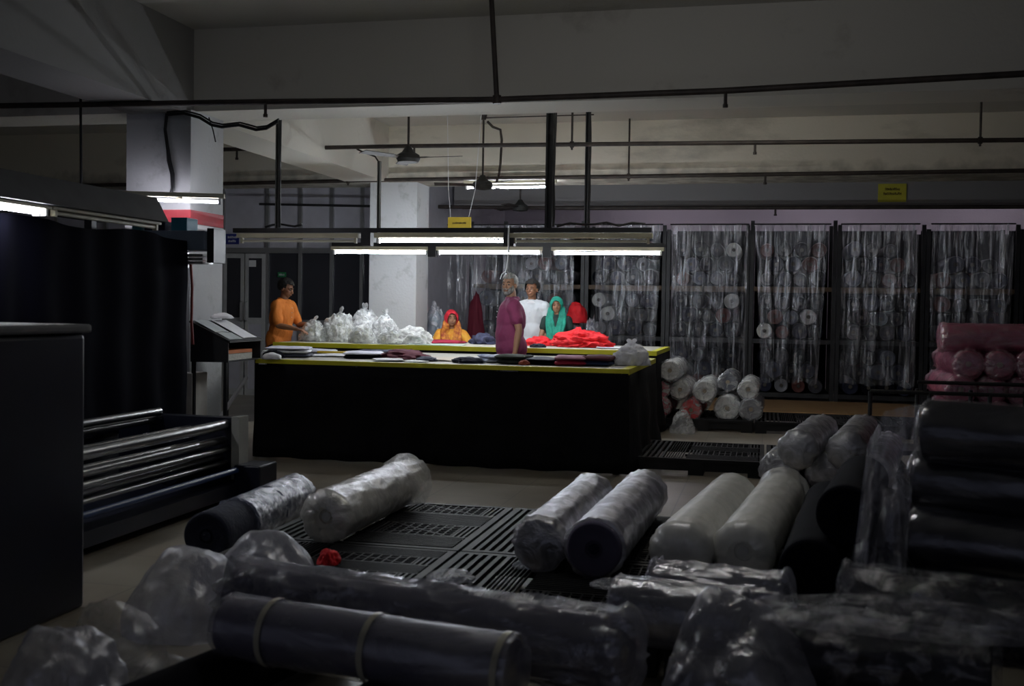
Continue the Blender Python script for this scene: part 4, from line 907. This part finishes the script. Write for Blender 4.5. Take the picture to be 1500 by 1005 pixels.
# bundles standing between the rear table and the racks
def stand_roll(px, py, Y, r, m, label, seed, fm=F_wrap, z1=None):
    p = ay(px, py, Y); roll((p.x, Y, r), (p.x, Y+.9, r), r, m, label, seed, fm, famp=.03)
heapspec = [(638, 15.2, .5, 1.42, mat('blue_grey_cloth', (.14, .19, .24), .8), F_wrap, 'tall bluish sack in clear plastic between the second column and the seated woman', 151),
            (845, 16.4, .36, 1.2, m_grey_f, F_wrap, 'pale sack in clear plastic standing behind the woman in green', 152),
            (868, 16.2, .34, 1.25, m_violet, F_wrap, 'violet grey sack in clear plastic behind the big red cloth heap', 153)]
for px, Y, w, h, m, fm, lab, sd in heapspec:
    p = ay(px, 480, Y); t = thing('cloth_sack', lab, 'sack', (p.x, Y, 0)); bm = BM(); crumple(bm, (p.x, Y, 0), w*.42, w*.42, h*.95, sd, amp=.12, fr=2); obj('cloth', bm, m, t, ang=80)
    bm = BM(); crumple(bm, (p.x, Y, 0), w*.5, w*.5, h, sd+1, amp=.16, fr=2.5, sub=5); obj('film', bm, fm, t, ang=80)
p = ay(845, 455, 16.4); bm = BM(); crumple(bm, (p.x, 16.4, 1.2), .16, .16, .30, 155, amp=.2, fr=2); solo('red_bundle', bm, m_red, 'round red cloth bundle on top of the pale sack behind the woman in green', 'cloth', ang=80)
p = ay(697, 445, 17.5); bm = BM(); crumple(bm, (p.x, 17.5, .0), .17, .14, 1.6, 156, amp=.25, fr=2); solo('red_cloth_sack', bm, mat('dull_crimson', (.16, .012, .03), .8), 'dark red tall sack behind the seated woman', 'sack', ang=80)

# ================================================================== MACHINE
mach = thing('fabric_rolling_machine', 'big dark navy fabric rolling machine with a bed of steel rollers at the left', 'machine', (-4.5, 6, 0))
bm = BM(); box(bm, (-6.6, 2.6, 0), (-3.02, 4.42, 1.255)); obj('cabinet', bm, m_navy_steel, mach, smooth=False, bevel=.02)
bm = BM(); box(bm, (-6.62, 2.58, 1.26), (-3.0, 4.44, 1.30)); obj('cabinet_top', bm, m_hoodgrey, mach, smooth=False, bevel=.012)
# tall body hung with black cloth
bm = BM(); cols = []; pth = []
for i in range(60): pth.append((-4.6, 4.46+3.62*i/59, 1, 0))
for i in range(1, 22): pth.append((-4.6-1.9*i/21, 8.08, 0, 1))
for i, (x, y, nx_, ny_) in enumerate(pth):
    c = []
    top = 1.93+.02*math.sin(i*.3)
    for j in range(10):
        z = top-(top-.45)*j/9; o = .02*math.sin(i*.9)+.03*ns((i*.2, j*.3, 4), 1); c.append(bm.verts.new((x+nx_*o, y+ny_*o, z)))
    cols.append(c)
for i in range(len(cols)-1):
    for j in range(9): bm.faces.new((cols[i][j], cols[i][j+1], cols[i+1][j+1], cols[i+1][j]))
obj('cloth_cover', bm, mat('black_navy_cloth', (.0022, .0022, .006), .9, spec=.05), mach, ang=80)
bm = BM(); box(bm, (-6.5, 4.46, 0), (-4.66, 8.0, 1.88)); obj('body', bm, m_navy_steel, mach, smooth=False)
bm = BM(); a = ay(243, 550, 8.12); b = ay(261, 550, 8.12); box(bm, (a.x, 8.1, 0), (b.x, 8.2, ay(250, 480, 8.12).z)); obj('side_panel', bm, m_blue_steel, mach, smooth=False, bevel=.005)
bm = BM(); p = ay(251, 509, 8.08); cyl(bm, (p.x, 8.04, p.z), (p.x, 8.1, p.z), .035, 16); obj('knob', bm, mat('brass', (.4, .28, .1), .4, metal=.8), mach)
# roller bed
bm = BM(); box(bm, (-4.55, 4.44, .06), (-3.58, 7.1, .15)); obj('bed_base', bm, m_navy_steel, mach, smooth=False)
bm = BM(); box(bm, (-4.58, 7.1, .0), (-3.66, 7.16, .60)); obj('end_plate', bm, m_navy_steel, mach, smooth=False, bevel=.006)
bm = BM(); box(bm, (-3.66, 7.06, .16), (-3.60, 7.2, .605)); obj('end_post', bm, mat('pale_machine_steel', (.30, .30, .28), .5), mach, smooth=False)
bm = BM(); box(bm, (-3.62, 7.02, 0), (-3.42, 7.3, .27)); obj('motor_box', bm, m_navy_steel, mach, smooth=False, bevel=.01)
bm = BM(); cyl(bm, (-3.86, 6.55, .27), (-3.86, 7.08, .27), .085, 20); obj('motor', bm, m_navy_steel, mach)
rls = [(-3.72, .545, .036), (-3.74, .435, .028), (-3.70, .375, .02), (-3.76, .325, .03), (-3.72, .275, .018), (-4.02, .50, .03), (-4.30, .56, .03), (-4.25, .62, .028), (-3.95, .40, .028)]
for x, z, r in rls:
    bm = BM(); cyl(bm, (x, 4.46, z), (x, 7.1, z), r, 20); obj('roller', bm, m_chrome, mach)
bm = BM(); tube(bm, [(-3.6, 4.46, .235), (-3.6, 7.05, .235)], .022, 12); obj('tie_bar', bm, m_blue_steel, mach)
# hood and lamp, top bar
bm = BM(); hexa(bm, [(-4.9, 3.2, 2.0), (-4.30, 3.2, 2.0), (-4.30, 7.3, 2.0), (-4.9, 7.3, 2.0)], [(-4.9, 3.2, 2.18), (-4.4, 3.2, 2.18), (-4.4, 7.3, 2.18), (-4.9, 7.3, 2.18)]); obj('hood', bm, m_hoodgrey, mach, smooth=False)
bm = BM(); box(bm, (-5.7, 8.12, 1.84), (-4.46, 8.4, 2.0)); obj('top_bar', bm, m_greyblue, mach, smooth=False, bevel=.01)
bm = BM(); box(bm, (-4.46, 8.16, 1.74), (-4.40, 8.36, 2.02)); obj('bar_end', bm, m_black, mach, smooth=False)
bm = BM()
for k in range(3): box(bm, (-4.72, 8.16, 1.79-.03*k), (-4.5, 8.34, 1.81-.03*k))
box(bm, (-4.74, 8.2, 1.7), (-4.7, 8.3, 1.84)); obj('guide_bars', bm, m_alu, mach, smooth=False)
for x in (-5.55, -4.9): bm = BM(); box(bm, (x, 8.2, .0), (x+.06, 8.3, 1.84)); obj('upright', bm, m_navy_steel, mach, smooth=False)
for k, (px0, px1, m, lab) in enumerate(((200, 214, mat('teal_box', (.02, .12, .13), .5), 'small dark teal box on the machine bar under the column lamp'), (218, 248, m_navy, 'navy box on the machine bar between two teal boxes'), (257, 280, mat('teal_blue_box', (.04, .2, .3), .5), 'bright teal box on the machine bar nearest the column corner'))):
    a = ay(px0, 330, 8.25); b = ay(px1, 330, 8.25); bm = BM(); box(bm, (a.x, 8.18, 2.0), (b.x, 8.36, 2.0+(.11, .08, .11)[k])); solo('small_box', bm, m, lab, 'box', smooth=False, bevel=.005)
bm = BM(); box(bm, (-5.4, 8.15, 2.0), (-5.3, 8.2, 2.0+.0)) ; bm.free()
for xx, lb in ((-4.38, 'outer'), (-4.44, 'inner')):
    lamp((xx, 4.76, 1.955), (xx, 5.98, 1.955), 1, 'lit tube lamp under the machine hood at the left edge, the %s of two' % lb, 1.95, hood=(.05, .02), off=.02, tm=emis('hood_lit_tube', (.9, .93, 1.), 9))
lamp((-4.40, 6.1, 1.96), (-4.40, 7.28, 1.96), 0, 'unlit cream tube lamp under the far end of the machine hood', 1.95, hood=(.06, .02), off=.02)
for y in (3.6, 5., 7.):
    bm = BM(); box(bm, (-4.8, y, 1.86), (-4.74, y+.06, 2.0)); obj('hood_post', bm, m_black, mach, smooth=False)
bm = BM(); tube(bm, [ay(x, y, 8.3)+V((0, .05, 0)) for x, y in ((275, 385), (277, 420), (276, 470), (278, 505))], .012, 6); solo('red_cable', bm, mat('red_cable', (.25, .03, .02), .6), 'dull red cable beside the cloth covered machine body', 'cable')

# ================================================================== PEOPLE
def remeshed(name, bm, voxel, m, parent, smooth=6, cuts=(), disp=None, drop=None):
    """fuse the overlapping limbs into one continuous skin"""
    me = bpy.data.meshes.new('tmp'); bm.to_mesh(me); bm.free(); o = bpy.data.objects.new('tmp', me); COL.objects.link(o)
    md = o.modifiers.new('r', 'REMESH'); md.mode = 'VOXEL'; md.voxel_size = voxel
    sm = o.modifiers.new('s', 'SMOOTH'); sm.iterations = smooth; sm.factor = .5
    dg = bpy.context.evaluated_depsgraph_get(); dg.update(); me2 = bpy.data.meshes.new_from_object(o.evaluated_get(dg)); bpy.data.objects.remove(o); bpy.data.meshes.remove(me)
    b = BM(); b.from_mesh(me2); bpy.data.meshes.remove(me2)
    for co, no in cuts:
        bmesh.ops.bisect_plane(b, geom=b.verts[:]+b.edges[:]+b.faces[:], plane_co=co, plane_no=no, clear_outer=True)
    if drop: bmesh.ops.delete(b, geom=[v for v in b.verts if drop(v.co)], context='VERTS')
    if disp:
        b.normal_update()
        for v in b.verts: v.co += v.normal*disp(v.co)
    return b
def cap(bm, p0, p1, r0, r1, n=14):
    p0 = V(p0); p1 = V(p1); d, a, b = frame_of(p1-p0); L = (p1-p0).length; rs = []
    for i in range(5):
        t = -PI/2+PI/2*i/4*.98+.02; rs.append((p0+d*(r0*math.sin(t)), max(r0*math.cos(t), .0005)))
    for i in range(5):
        t = PI/2*i/4*.98; rs.append((p1+d*(r1*math.sin(t)), max(r1*math.cos(t), .0005)))
    rings(bm, [[c+(a*math.cos(2*PI*k/n)+b*math.sin(2*PI*k/n))*r for k in range(n)] for c, r in rs])
def hand(bm, w, d, pn, side, curl=.4):
    """wrist w, pointing d, palm normal pn; thumb leaves the side of the palm"""
    d = d.normalized(); pn = (pn-d*pn.dot(d)).normalized(); s = d.cross(pn).normalized()*side
    for k, (off, ln, rr) in enumerate(((-.030, .066, .0088), (-.010, .076, .0092), (.011, .071, .0088), (.031, .056, .0078))):
        kn = w+d*(.088-.004*abs(k-1))+s*off; cap(bm, w+d*.01+s*off*.55, kn, .016, .0125, 10)
        p = kn; dd = (d+s*off*1.6).normalized(); c = curl*(.8+.12*k)
        for q, f in enumerate((.45, .3, .25)):
            ax = dd.cross(pn); dd = (Quaternion(ax, c*(.7+.2*q)) @ dd).normalized(); p2 = p+dd*ln*f*1.05; cap(bm, p, p2, rr*(1.05-.06*q), rr*(.98-.06*q), 8); p = p2
    p = w+d*.022-s*.022; d1 = (d*.72-s*.62+pn*.25).normalized(); p2 = p+d1*.048; cap(bm, p, p2, .0155, .0125, 8)
    d2 = (d*.9-s*.25+pn*.3).normalized(); p3 = p2+d2*.032; cap(bm, p2, p3, .0115, .0105, 8); cap(bm, p3, p3+d2*.024, .0103, .0085, 8)
def person(loc, rot, H, label, skin, spec):
    """local frame faces -Y; spec gives pose and clothes"""
    k = H/1.75; loc = V(loc); root = thing('person', label, 'person', loc)
    Rz = Matrix.Rotation(rot, 3, 'Z')
    def W(p): p = V(p); return loc+Rz @ (p*k)
    def WD(p): return Rz @ V(p)
    sit = spec.get('sit'); pz = spec.get('pelvis', .95); lean = spec.get('lean', 0.)
    fat = spec.get('fat', 1.); sw = spec.get('sw', 1.)
    Rl = Matrix.Rotation(lean, 3, 'X')
    def T(p):                                           # torso frame, pelvis origin
        return V((0, 0, pz))+Rl @ V(p)
    hips = {s: V((.09*s, 0, pz-.04)) for s in (1, -1)}
    if sit: knees = {s: V((.12*s, -.40, pz-.02)) for s in (1, -1)}; ank = {s: V((.12*s, -.38, .09)) for s in (1, -1)}
    else: knees = {s: V((.10*s, -.015, .50)) for s in (1, -1)}; ank = {s: V((.11*s, .02, .085)) for s in (1, -1)}
    sh = {s: T((.185*s*sw, .0, .455)) for s in (1, -1)}
    el = {s: sh[s]+V(spec['arm'][s][0]) for s in (1, -1)}; wr = {s: el[s]+V(spec['arm'][s][1]) for s in (1, -1)}
    hn = T((0, -.0, .52)); hc = T((0, -.02, .0))+V((0, 0, 0))
    neck_top = T((0, -.015, .57)); headc = neck_top+V((0, -.012, .105))
    Rh = Matrix.Rotation(spec.get('hyaw', 0), 3, 'Z') @ Matrix.Rotation(spec.get('hpitch', 0), 3, 'X')
    def HD(p): return headc+Rh @ V(p)
    def HM(): return (Rz @ Rh).to_4x4()
    RM = (Rz @ Rl).to_4x4()
    def torso(bm, g=0., low=True):
        ball(bm, W(T((0, .0, .30))), tuple(k*x for x in (.165*sw+g, .112*fat+g, .20+g)), 3, RM)
        ball(bm, W(T((0, -.012*fat, .13))), tuple(k*x for x in (.150*fat*sw+g, .108*fat+g, .19+g)), 3, RM)
        if low: ball(bm, W(T((0, .01, 0))), tuple(k*x for x in (.168*fat+g, .122*fat+g, .15+g)), 3, RM)
        for s in (1, -1):
            cap(bm, W(T((.05*s, .01, .41))), W(sh[s]+V((-.012*s, 0, -.03))), k*(.07+g), k*(.056+g)); cap(bm, W(T((.03*s, .0, .485))), W(sh[s]+V((-.035*s, 0, .0))), k*(.042+g), k*(.040+g))
    bm = BM(); torso(bm); vx = .0065
    cap(bm, W(T((0, .012, .42))), W(neck_top+V((0, .01, .03))), k*.06, k*.052)
    # head
    ball(bm, W(HD((0, .018, .022))), tuple(k*x for x in (.076, .094, .092)), 3, HM()); ball(bm, W(HD((0, -.022, -.03))), tuple(k*x for x in (.062, .066, .078)), 3, HM())
    ball(bm, W(HD((0, -.052, -.082))), tuple(k*x for x in (.032, .026, .024)), 2, HM())
    cap(bm, W(HD((0, -.086, .008))), W(HD((0, -.106, -.030))), k*.0075, k*.0125, 8); ball(bm, W(HD((0, -.098, -.033))), tuple(k*x for x in (.018, .012, .009)), 2, HM())
    for s in (1, -1):
        cap(bm, W(HD((.012*s, -.082, .020))), W(HD((.045*s, -.066, .018))), k*.009, k*.008, 8)
        ball(bm, W(HD((.038*s, -.058, -.022))), tuple(k*x for x in (.022, .02, .018)), 2, HM())
        ball(bm, W(HD((.078*s, .012, -.01))), tuple(k*x for x in (.009, .019, .031)), 2, HM())
    cap(bm, W(HD((-.017, -.088, -.057))), W(HD((.017, -.088, -.057))), k*.006, k*.006, 8); cap(bm, W(HD((-.014, -.085, -.067))), W(HD((.014, -.085, -.067))), k*.0065, k*.0065, 8)
    for s in (1, -1):
        cap(bm, W(sh[s]), W(el[s]), k*.050, k*.038); cap(bm, W(el[s]), W(el[s].lerp(wr[s], .35)), k*.038, k*.038); cap(bm, W(el[s].lerp(wr[s], .35)), W(wr[s]), k*.038, k*.025)
        hd = V(spec['arm'][s][2]); hand(bm, W(wr[s]), WD(hd), WD(V(spec['arm'][s][3])), s, spec.get('curl', .4))
        cap(bm, W(hips[s]), W(knees[s]), k*.088, k*.056); cap(bm, W(knees[s]), W(knees[s].lerp(ank[s], .3)), k*.055, k*.055); cap(bm, W(knees[s].lerp(ank[s], .3)), W(ank[s]), k*.055, k*.036)
        cap(bm, W(ank[s]+V((0, .03, -.045))), W(ank[s]+V((.01*s, -.13, -.055))), k*.034, k*.026)
    b = remeshed('body', bm, vx, skin, root, smooth=3); obj('body', b, skin, root, ang=180)
    # eyes, brows
    for s in (1, -1):
        bm = BM(); ball(bm, W(HD((.031*s, -.0775, .001))), k*.0098, 2); e = obj('eye', bm, mat('eye_white', (.22, .2, .18), .8, spec=.1), root)
        bm = BM(); ball(bm, W(HD((.031*s, -.0845, .001))), k*.0058, 2); obj('iris', bm, mat('dark_iris', (.02, .012, .008), .3), e)
        bm = BM(); tube(bm, [W(HD((.014*s, -.0915, .024))), W(HD((.031*s, -.0885, .030))), W(HD((.048*s, -.074, .024)))], [k*.0035, k*.0045, k*.002], 8); obj('eyebrow', bm, spec.get('browm', spec['hairm']), root)
    bm = BM(); tube(bm, [W(HD((-.019, -.0935, -.062))), W(HD((0, -.0965, -.0615))), W(HD((.019, -.0935, -.062)))], [k*.002, k*.0035, k*.002], 8); obj('lips', bm, mat('lip', (.16, .05, .04), .5), root)
    # hair
    Rinv = (Rz @ Rh).inverted()
    def hl(co): return Rinv @ (co-W(headc))/k
    bm = BM(); ball(bm, W(HD((0, .022, .032))), tuple(k*x for x in (.085, .101, .096)), 5, HM())
    long_ = spec.get('hairlow', -.035)
    def dr(co):
        p = hl(co); front = p.y < -.035 and p.z < .062+.25*(p.y+.06); side = p.y < .0 and p.z < .01; low = p.z < long_
        return front or side or low
    seed = spec.get('seed', 1)
    b = bm; b.normal_update()
    bmesh.ops.delete(b, geom=[v for v in b.verts if dr(v.co)], context='VERTS'); b.normal_update()
    for v in b.verts: v.co += v.normal*(k*.006*ridge(v.co*60, 1, seed)+k*spec.get('hairvol', .0))
    obj('hair', b, spec['hairm'], root, ang=180)
    if spec.get('beard'):
        bm = BM(); ball(bm, W(HD((0, -.026, -.042))), tuple(k*x for x in (.067, .070, .076)), 4, HM()); ball(bm, W(HD((0, -.055, -.092))), tuple(k*x for x in (.037, .03, .026)), 3, HM())
        def db(co):
            p = hl(co); return p.z > -.035+max(0, (abs(p.x)-.04))*1.6 or (p.y < -.07 and abs(p.x) < .022 and p.z > -.072) 
        bmesh.ops.delete(bm, geom=[v for v in bm.verts if db(v.co)], context='VERTS'); obj('beard', bm, spec['beard'], root, ang=180)
        bm = BM(); tube(bm, [W(HD((-.03, -.084, -.056))), W(HD((0, -.104, -.046))), W(HD((.03, -.084, -.056)))], [k*.004, k*.007, k*.004], 8); obj('moustache', bm, spec['beard'], root)
    # shirt
    sl = spec.get('sleeve', .6); hem = spec.get('hem', -.1)
    bm = BM(); torso(bm, .022)
    if hem < -.1: ball(bm, W(T((0, .01, -.16))), tuple(k*x for x in (.175*fat, .13*fat, .3)), 3, RM)
    cap(bm, W(T((0, .012, .44))), W(T((0, .005, .535))), k*.07, k*.066)
    fall = V((0, 0, -1))
    for s in (1, -1):
        e = sh[s].lerp(el[s], min(1, sl)); cap(bm, W(sh[s]+V((-.004*s, 0, -.008))), W(e), k*.068, k*(.060 if sl <= 1 else .055))
        if sl > 1: cap(bm, W(el[s]), W(el[s].lerp(wr[s], sl-1)), k*.055, k*.045)
    nu = (Rz @ Rl) @ V((0, .25, 1)).normalized()
    cuts = [(W(T((0, 0, .525))), nu), (W(T((0, 0, hem))), -V((0, 0, 1)) if not sit else V((0, 0, -1)))]
    sd = spec.get('seed', 1)*3
    def wrk(co): return k*max(-.002, .010*ridge(V((co.x*6, co.y*6, co.z*3.5)), 1, sd)+.005*ridge(V((co.x*14, co.y*14, co.z*6)), 1, sd+1))
    b = remeshed('shirt', bm, .010, None, root, smooth=4, cuts=cuts, disp=wrk)
    shirt = obj('shirt', b, spec['shirt'], root, ang=180)
    if spec.get('collar'):
        bm = BM(); n = 26; rs = []
        for j, (rr, zz) in enumerate(((.068, .505), (.066, .548), (.078, .540), (.090, .512))):
            rs.append([W(T((rr*math.cos(2*PI*i/n), .008+rr*1.02*math.sin(2*PI*i/n)-(.012 if j == 3 else 0)*(math.sin(2*PI*i/n) < -.6), zz-.025*max(0, -math.sin(2*PI*i/n))))) for i in range(n)])
        rings(bm, rs, caps=False); obj('collar', bm, spec['collar'], shirt, ang=120)
        bm = BM()
        for q in range(3): ball(bm, W(T((0, -.128*fat-.006*q, .44-.06*q))), k*.006, 1)
        obj('buttons', bm, m_paper, shirt)
    # trousers
    bm = BM(); ball(bm, W(T((0, .01, -.01))), tuple(k*x for x in (.160*fat, .115*fat, .15)), 3, RM)
    for s in (1, -1):
        cap(bm, W(hips[s]), W(knees[s]), k*.094, k*.072); cap(bm, W(knees[s]), W(ank[s]+V((0, 0, .01))), k*.075, k*.06)
    b = remeshed('trousers', bm, .012, None, root, smooth=4, cuts=[(loc+V((0, 0, .06*k)), V((0, 0, -1)))], disp=wrk); obj('trousers', b, spec['trousers'], root, ang=180)
    for s in (1, -1):
        bm = BM(); p = ank[s]; cap(bm, W(p+V((0, .035, -.043))), W(p+V((.01*s, -.14, -.052))), k*.042, k*.033); 
        b = remeshed('shoe', bm, .01, None, root, smooth=2, cuts=[(loc+V((0, 0, .001)), V((0, 0, -1)))]); bmesh.ops.holes_fill(b, edges=b.edges[:]); obj('shoe', b, m_black, root, ang=180)
    if spec.get('scarf'):
        sm = spec['scarf']; bm = BM(); ball(bm, W(HD((0, .014, .014))), tuple(k*x for x in (.102, .116, .125)), 5, HM())
        drop = spec.get('scarfdrop', 1)
        def ds(co):
            p = hl(co); return (p.y < -.03 and (p.x/.068)**2+((p.z+.02)/.095)**2 < 1) or p.z < -.095
        bmesh.ops.delete(bm, geom=[v for v in bm.verts if ds(v.co)], context='VERTS'); bm.normal_update()
        for v in bm.verts: v.co += v.normal*k*.006*ridge(v.co*12, 1, 4)
        hood = obj('headscarf', bm, sm, root, ang=180); md = hood.modifiers.new('s', 'SOLIDIFY'); md.thickness = .006
        # cloth round the neck and falling over the chest
        bm = BM()
        for s in (1, -1):
            path = [HD((.085*s, .0, -.04)), HD((.088*s, -.02, -.10)), T((.095*s, -.06, .48)), T((.085*s, -.12, .40)), T((.062*s, -.15*fat, .27)), T((.06*s, -.155*fat, .14)), T((.065*s, -.155*fat, .02))]
            wds = [.04, .06, .09, .10, .10, .10, .10]
            for i in range(len(path)-1):
                for q in range(4):
                    f = q/4; p = path[i].lerp(path[i+1], f); wd = wds[i]+(wds[i+1]-wds[i])*f; p2 = path[i].lerp(path[i+1], f+.25)
                    for o_ in (-.5, 0, .5): cap(bm, W(p+V((o_*wd, .01*abs(o_), 0))), W(p2+V((o_*wd, .01*abs(o_), 0))), k*.021, k*.021, 8)
        for q in range(14):
            a_ = PI*q/13; cap(bm, W(T((.10*math.cos(a_), .02+.085*math.sin(a_), .50))), W(T((.10*math.cos(a_+.25), .02+.085*math.sin(a_+.25), .50))), k*.034, k*.034, 8)
            cap(bm, W(HD((.088*math.cos(a_), .02+.08*math.sin(a_), -.08))), W(T((.12*math.cos(a_), .02+.09*math.sin(a_), .47))), k*.024, k*.03, 8)
        b = remeshed('scarf', bm, .01, None, root, smooth=3, disp=lambda co: k*(.007*ridge(V((co.x*12, co.y*12, co.z*4)), 1, 6)+.003*ns(co*40))); obj('scarf_ends', b, spec.get('scarf2', sm), root, ang=180)
    return root
def skin(n, c): return mat(n, c, .5, var=.06, scale=12)
hb = mat('black_hair', (.012, .010, .009), .85, var=.3, scale=60); hg = mat('grey_hair', (.42, .42, .40), .6, col2=(.12, .11, .10), scale=35)
s1 = skin('skin_brown', (.24, .11, .06)); s2 = skin('skin_warm', (.36, .19, .115)); s3 = skin('skin_tan', (.32, .165, .095))
dn = (0, -.03, -1)
# bearded man in maroon: body turned to the left of the picture, face toward the camera
p = ay(752, 500, 12.05)
person((p.x-.03, 12.05, 0), math.radians(-68), 1.80, 'bearded grey haired man in a maroon polo shirt standing between the two tables', s2, dict(
    arm={1: ((.05, .05, -.27), (-.0, -.04, -.25), (0, -.1, -1), (-1, 0, 0)), -1: ((-.07, .05, -.27), (.0, -.07, -.25), (0, -.1, -1), (1, 0, 0))}, fat=1.18, sw=1.0,
    hairm=hg, browm=hb, beard=mat('grey_beard', (.36, .35, .33), .8, col2=(.14, .13, .12), scale=40), shirt=mat('plum_jersey', (.22, .032, .10), .8, var=.08, bump=.2), collar=mat('plum_collar', (.17, .025, .08), .8), hem=-.2, trousers=m_charcoal, hyaw=math.radians(56), seed=2, curl=.5, hairlow=-.03))
# man in white
p = ay(779, 450, 14.62)
person((p.x, 14.62, 0), math.radians(2), 1.80, 'young man in a white short sleeved shirt standing behind the rear table', s1, dict(
    arm={1: ((.05, -.02, -.27), (-.02, -.12, -.21), (-.1, -.6, -.5), (0, .3, -1)), -1: ((-.05, -.0, -.27), (.02, -.12, -.21), (.1, -.6, -.5), (0, .3, -1))},
    sw=.95, hairm=hb, hairvol=.012, shirt=mat('white_shirt', (.60, .62, .65), .8, var=.05, bump=.15), collar=m_paper, hem=-.16, trousers=m_charcoal, hyaw=math.radians(-12), seed=3, sleeve=.85))
# woman in green scarf
p = ay(816, 450, 14.6)
person((p.x, 14.58, 0), math.radians(4), 1.565, 'woman in a green headscarf and dark top standing at the red cloth', s3, dict(
    arm={1: ((.07, -.04, -.25), (-.13, -.24, -.085), (-.6, -.7, -.15), (0, 0, -1)), -1: ((-.06, -.06, -.25), (.08, -.24, -.085), (.5, -.8, -.15), (0, 0, -1))}, fat=.88, sw=.9,
    hairm=hb, shirt=mat('dark_green_kameez', (.012, .03, .026), .8), hem=-.45, trousers=m_dk, hyaw=math.radians(4), seed=4, sleeve=.42, scarf=mat('green_scarf', (.01, .27, .19), .7, var=.25, scale=20, bump=.4, bscale=25)))
# seated woman
st = ay(662, 470, 14.72)
person((st.x, 14.72, 0), math.radians(14), 1.66, 'woman in an orange yellow sari and red headscarf seated behind the rear table', s3, dict(sit=True, pelvis=.66, lean=math.radians(14),
    arm={1: ((.12, -.09, -.20), (-.02, -.27, .0), (-.6, -.75, -.05), (0, 0, -1)), -1: ((-.11, -.10, -.20), (.12, -.26, -.01), (.5, -.8, -.05), (0, 0, -1))}, fat=.95, sw=.92,
    hairm=hb, shirt=mat('orange_sari', (.72, .26, .02), .75, col2=(.75, .42, .05), scale=16, bump=.3, bscale=20), hem=-.1, trousers=mat('ochre_cloth', (.4, .18, .03), .8), hyaw=math.radians(12), hpitch=math.radians(-4), seed=5, sleeve=1.55,
    scarf=mat('red_scarf', (.55, .012, .03), .7, var=.2, scale=20), scarf2=mat('orange_maroon_scarf', (.30, .02, .02), .75, col2=(.75, .32, .04), scale=22)))
t = thing('stool', 'low wooden stool under the seated woman', 'stool', (st.x, 14.74, 0))
bm = BM(); tube(bm, [(st.x, 14.74, .515), (st.x, 14.74, .54)], .17, 24); obj('seat', bm, m_brown, t)
for k_ in range(4):
    a_ = PI/4+k_*PI/2; bm = BM(); tube(bm, [(st.x+.11*math.cos(a_), 14.74+.11*math.sin(a_), .515), (st.x+.15*math.cos(a_), 14.74+.15*math.sin(a_), 0)], .014, 8); obj('leg', bm, m_brown, t)
# man in orange, side on, arms over the table end
p = ay(411, 450, 13.1)
person((p.x-.02, 13.1, 0), math.radians(84), 1.75, 'man in an orange polo shirt leaning over the end of the rear table', s1, dict(lean=math.radians(8),
    arm={1: ((.05, -.09, -.25), (-.05, -.25, .0), (-.1, -1, -.2), (0, 0, -1)), -1: ((-.05, -.07, -.26), (.03, -.25, -.04), (.1, -1, -.2), (0, 0, -1))}, fat=1.02,
    hairm=hb, hairvol=.008, shirt=mat('orange_jersey', (.66, .19, .025), .8, var=.06, bump=.2), collar=mat('orange_collar', (.6, .17, .02), .8), hem=-.14, trousers=m_charcoal, hyaw=math.radians(0), hpitch=math.radians(18), seed=6, sleeve=.75))

# ================================================================== WORLD / RENDER
w = bpy.data.worlds.new('world'); scn.world = w; w.use_nodes = True
w.node_tree.nodes['Background'].inputs[0].default_value = (.7, .75, 1, 1); w.node_tree.nodes['Background'].inputs[1].default_value = .02
scn.view_settings.view_transform = 'Standard'; scn.view_settings.look = 'None'; scn.view_settings.gamma = 1; scn.view_settings.exposure = 1.95
scn.view_settings.use_curve_mapping = False
scn.cycles.use_denoising = True
scn.cycles.max_bounces = 7; scn.cycles.transparent_max_bounces = 24; scn.cycles.diffuse_bounces = 4
scn.cycles.sample_clamp_indirect = 4
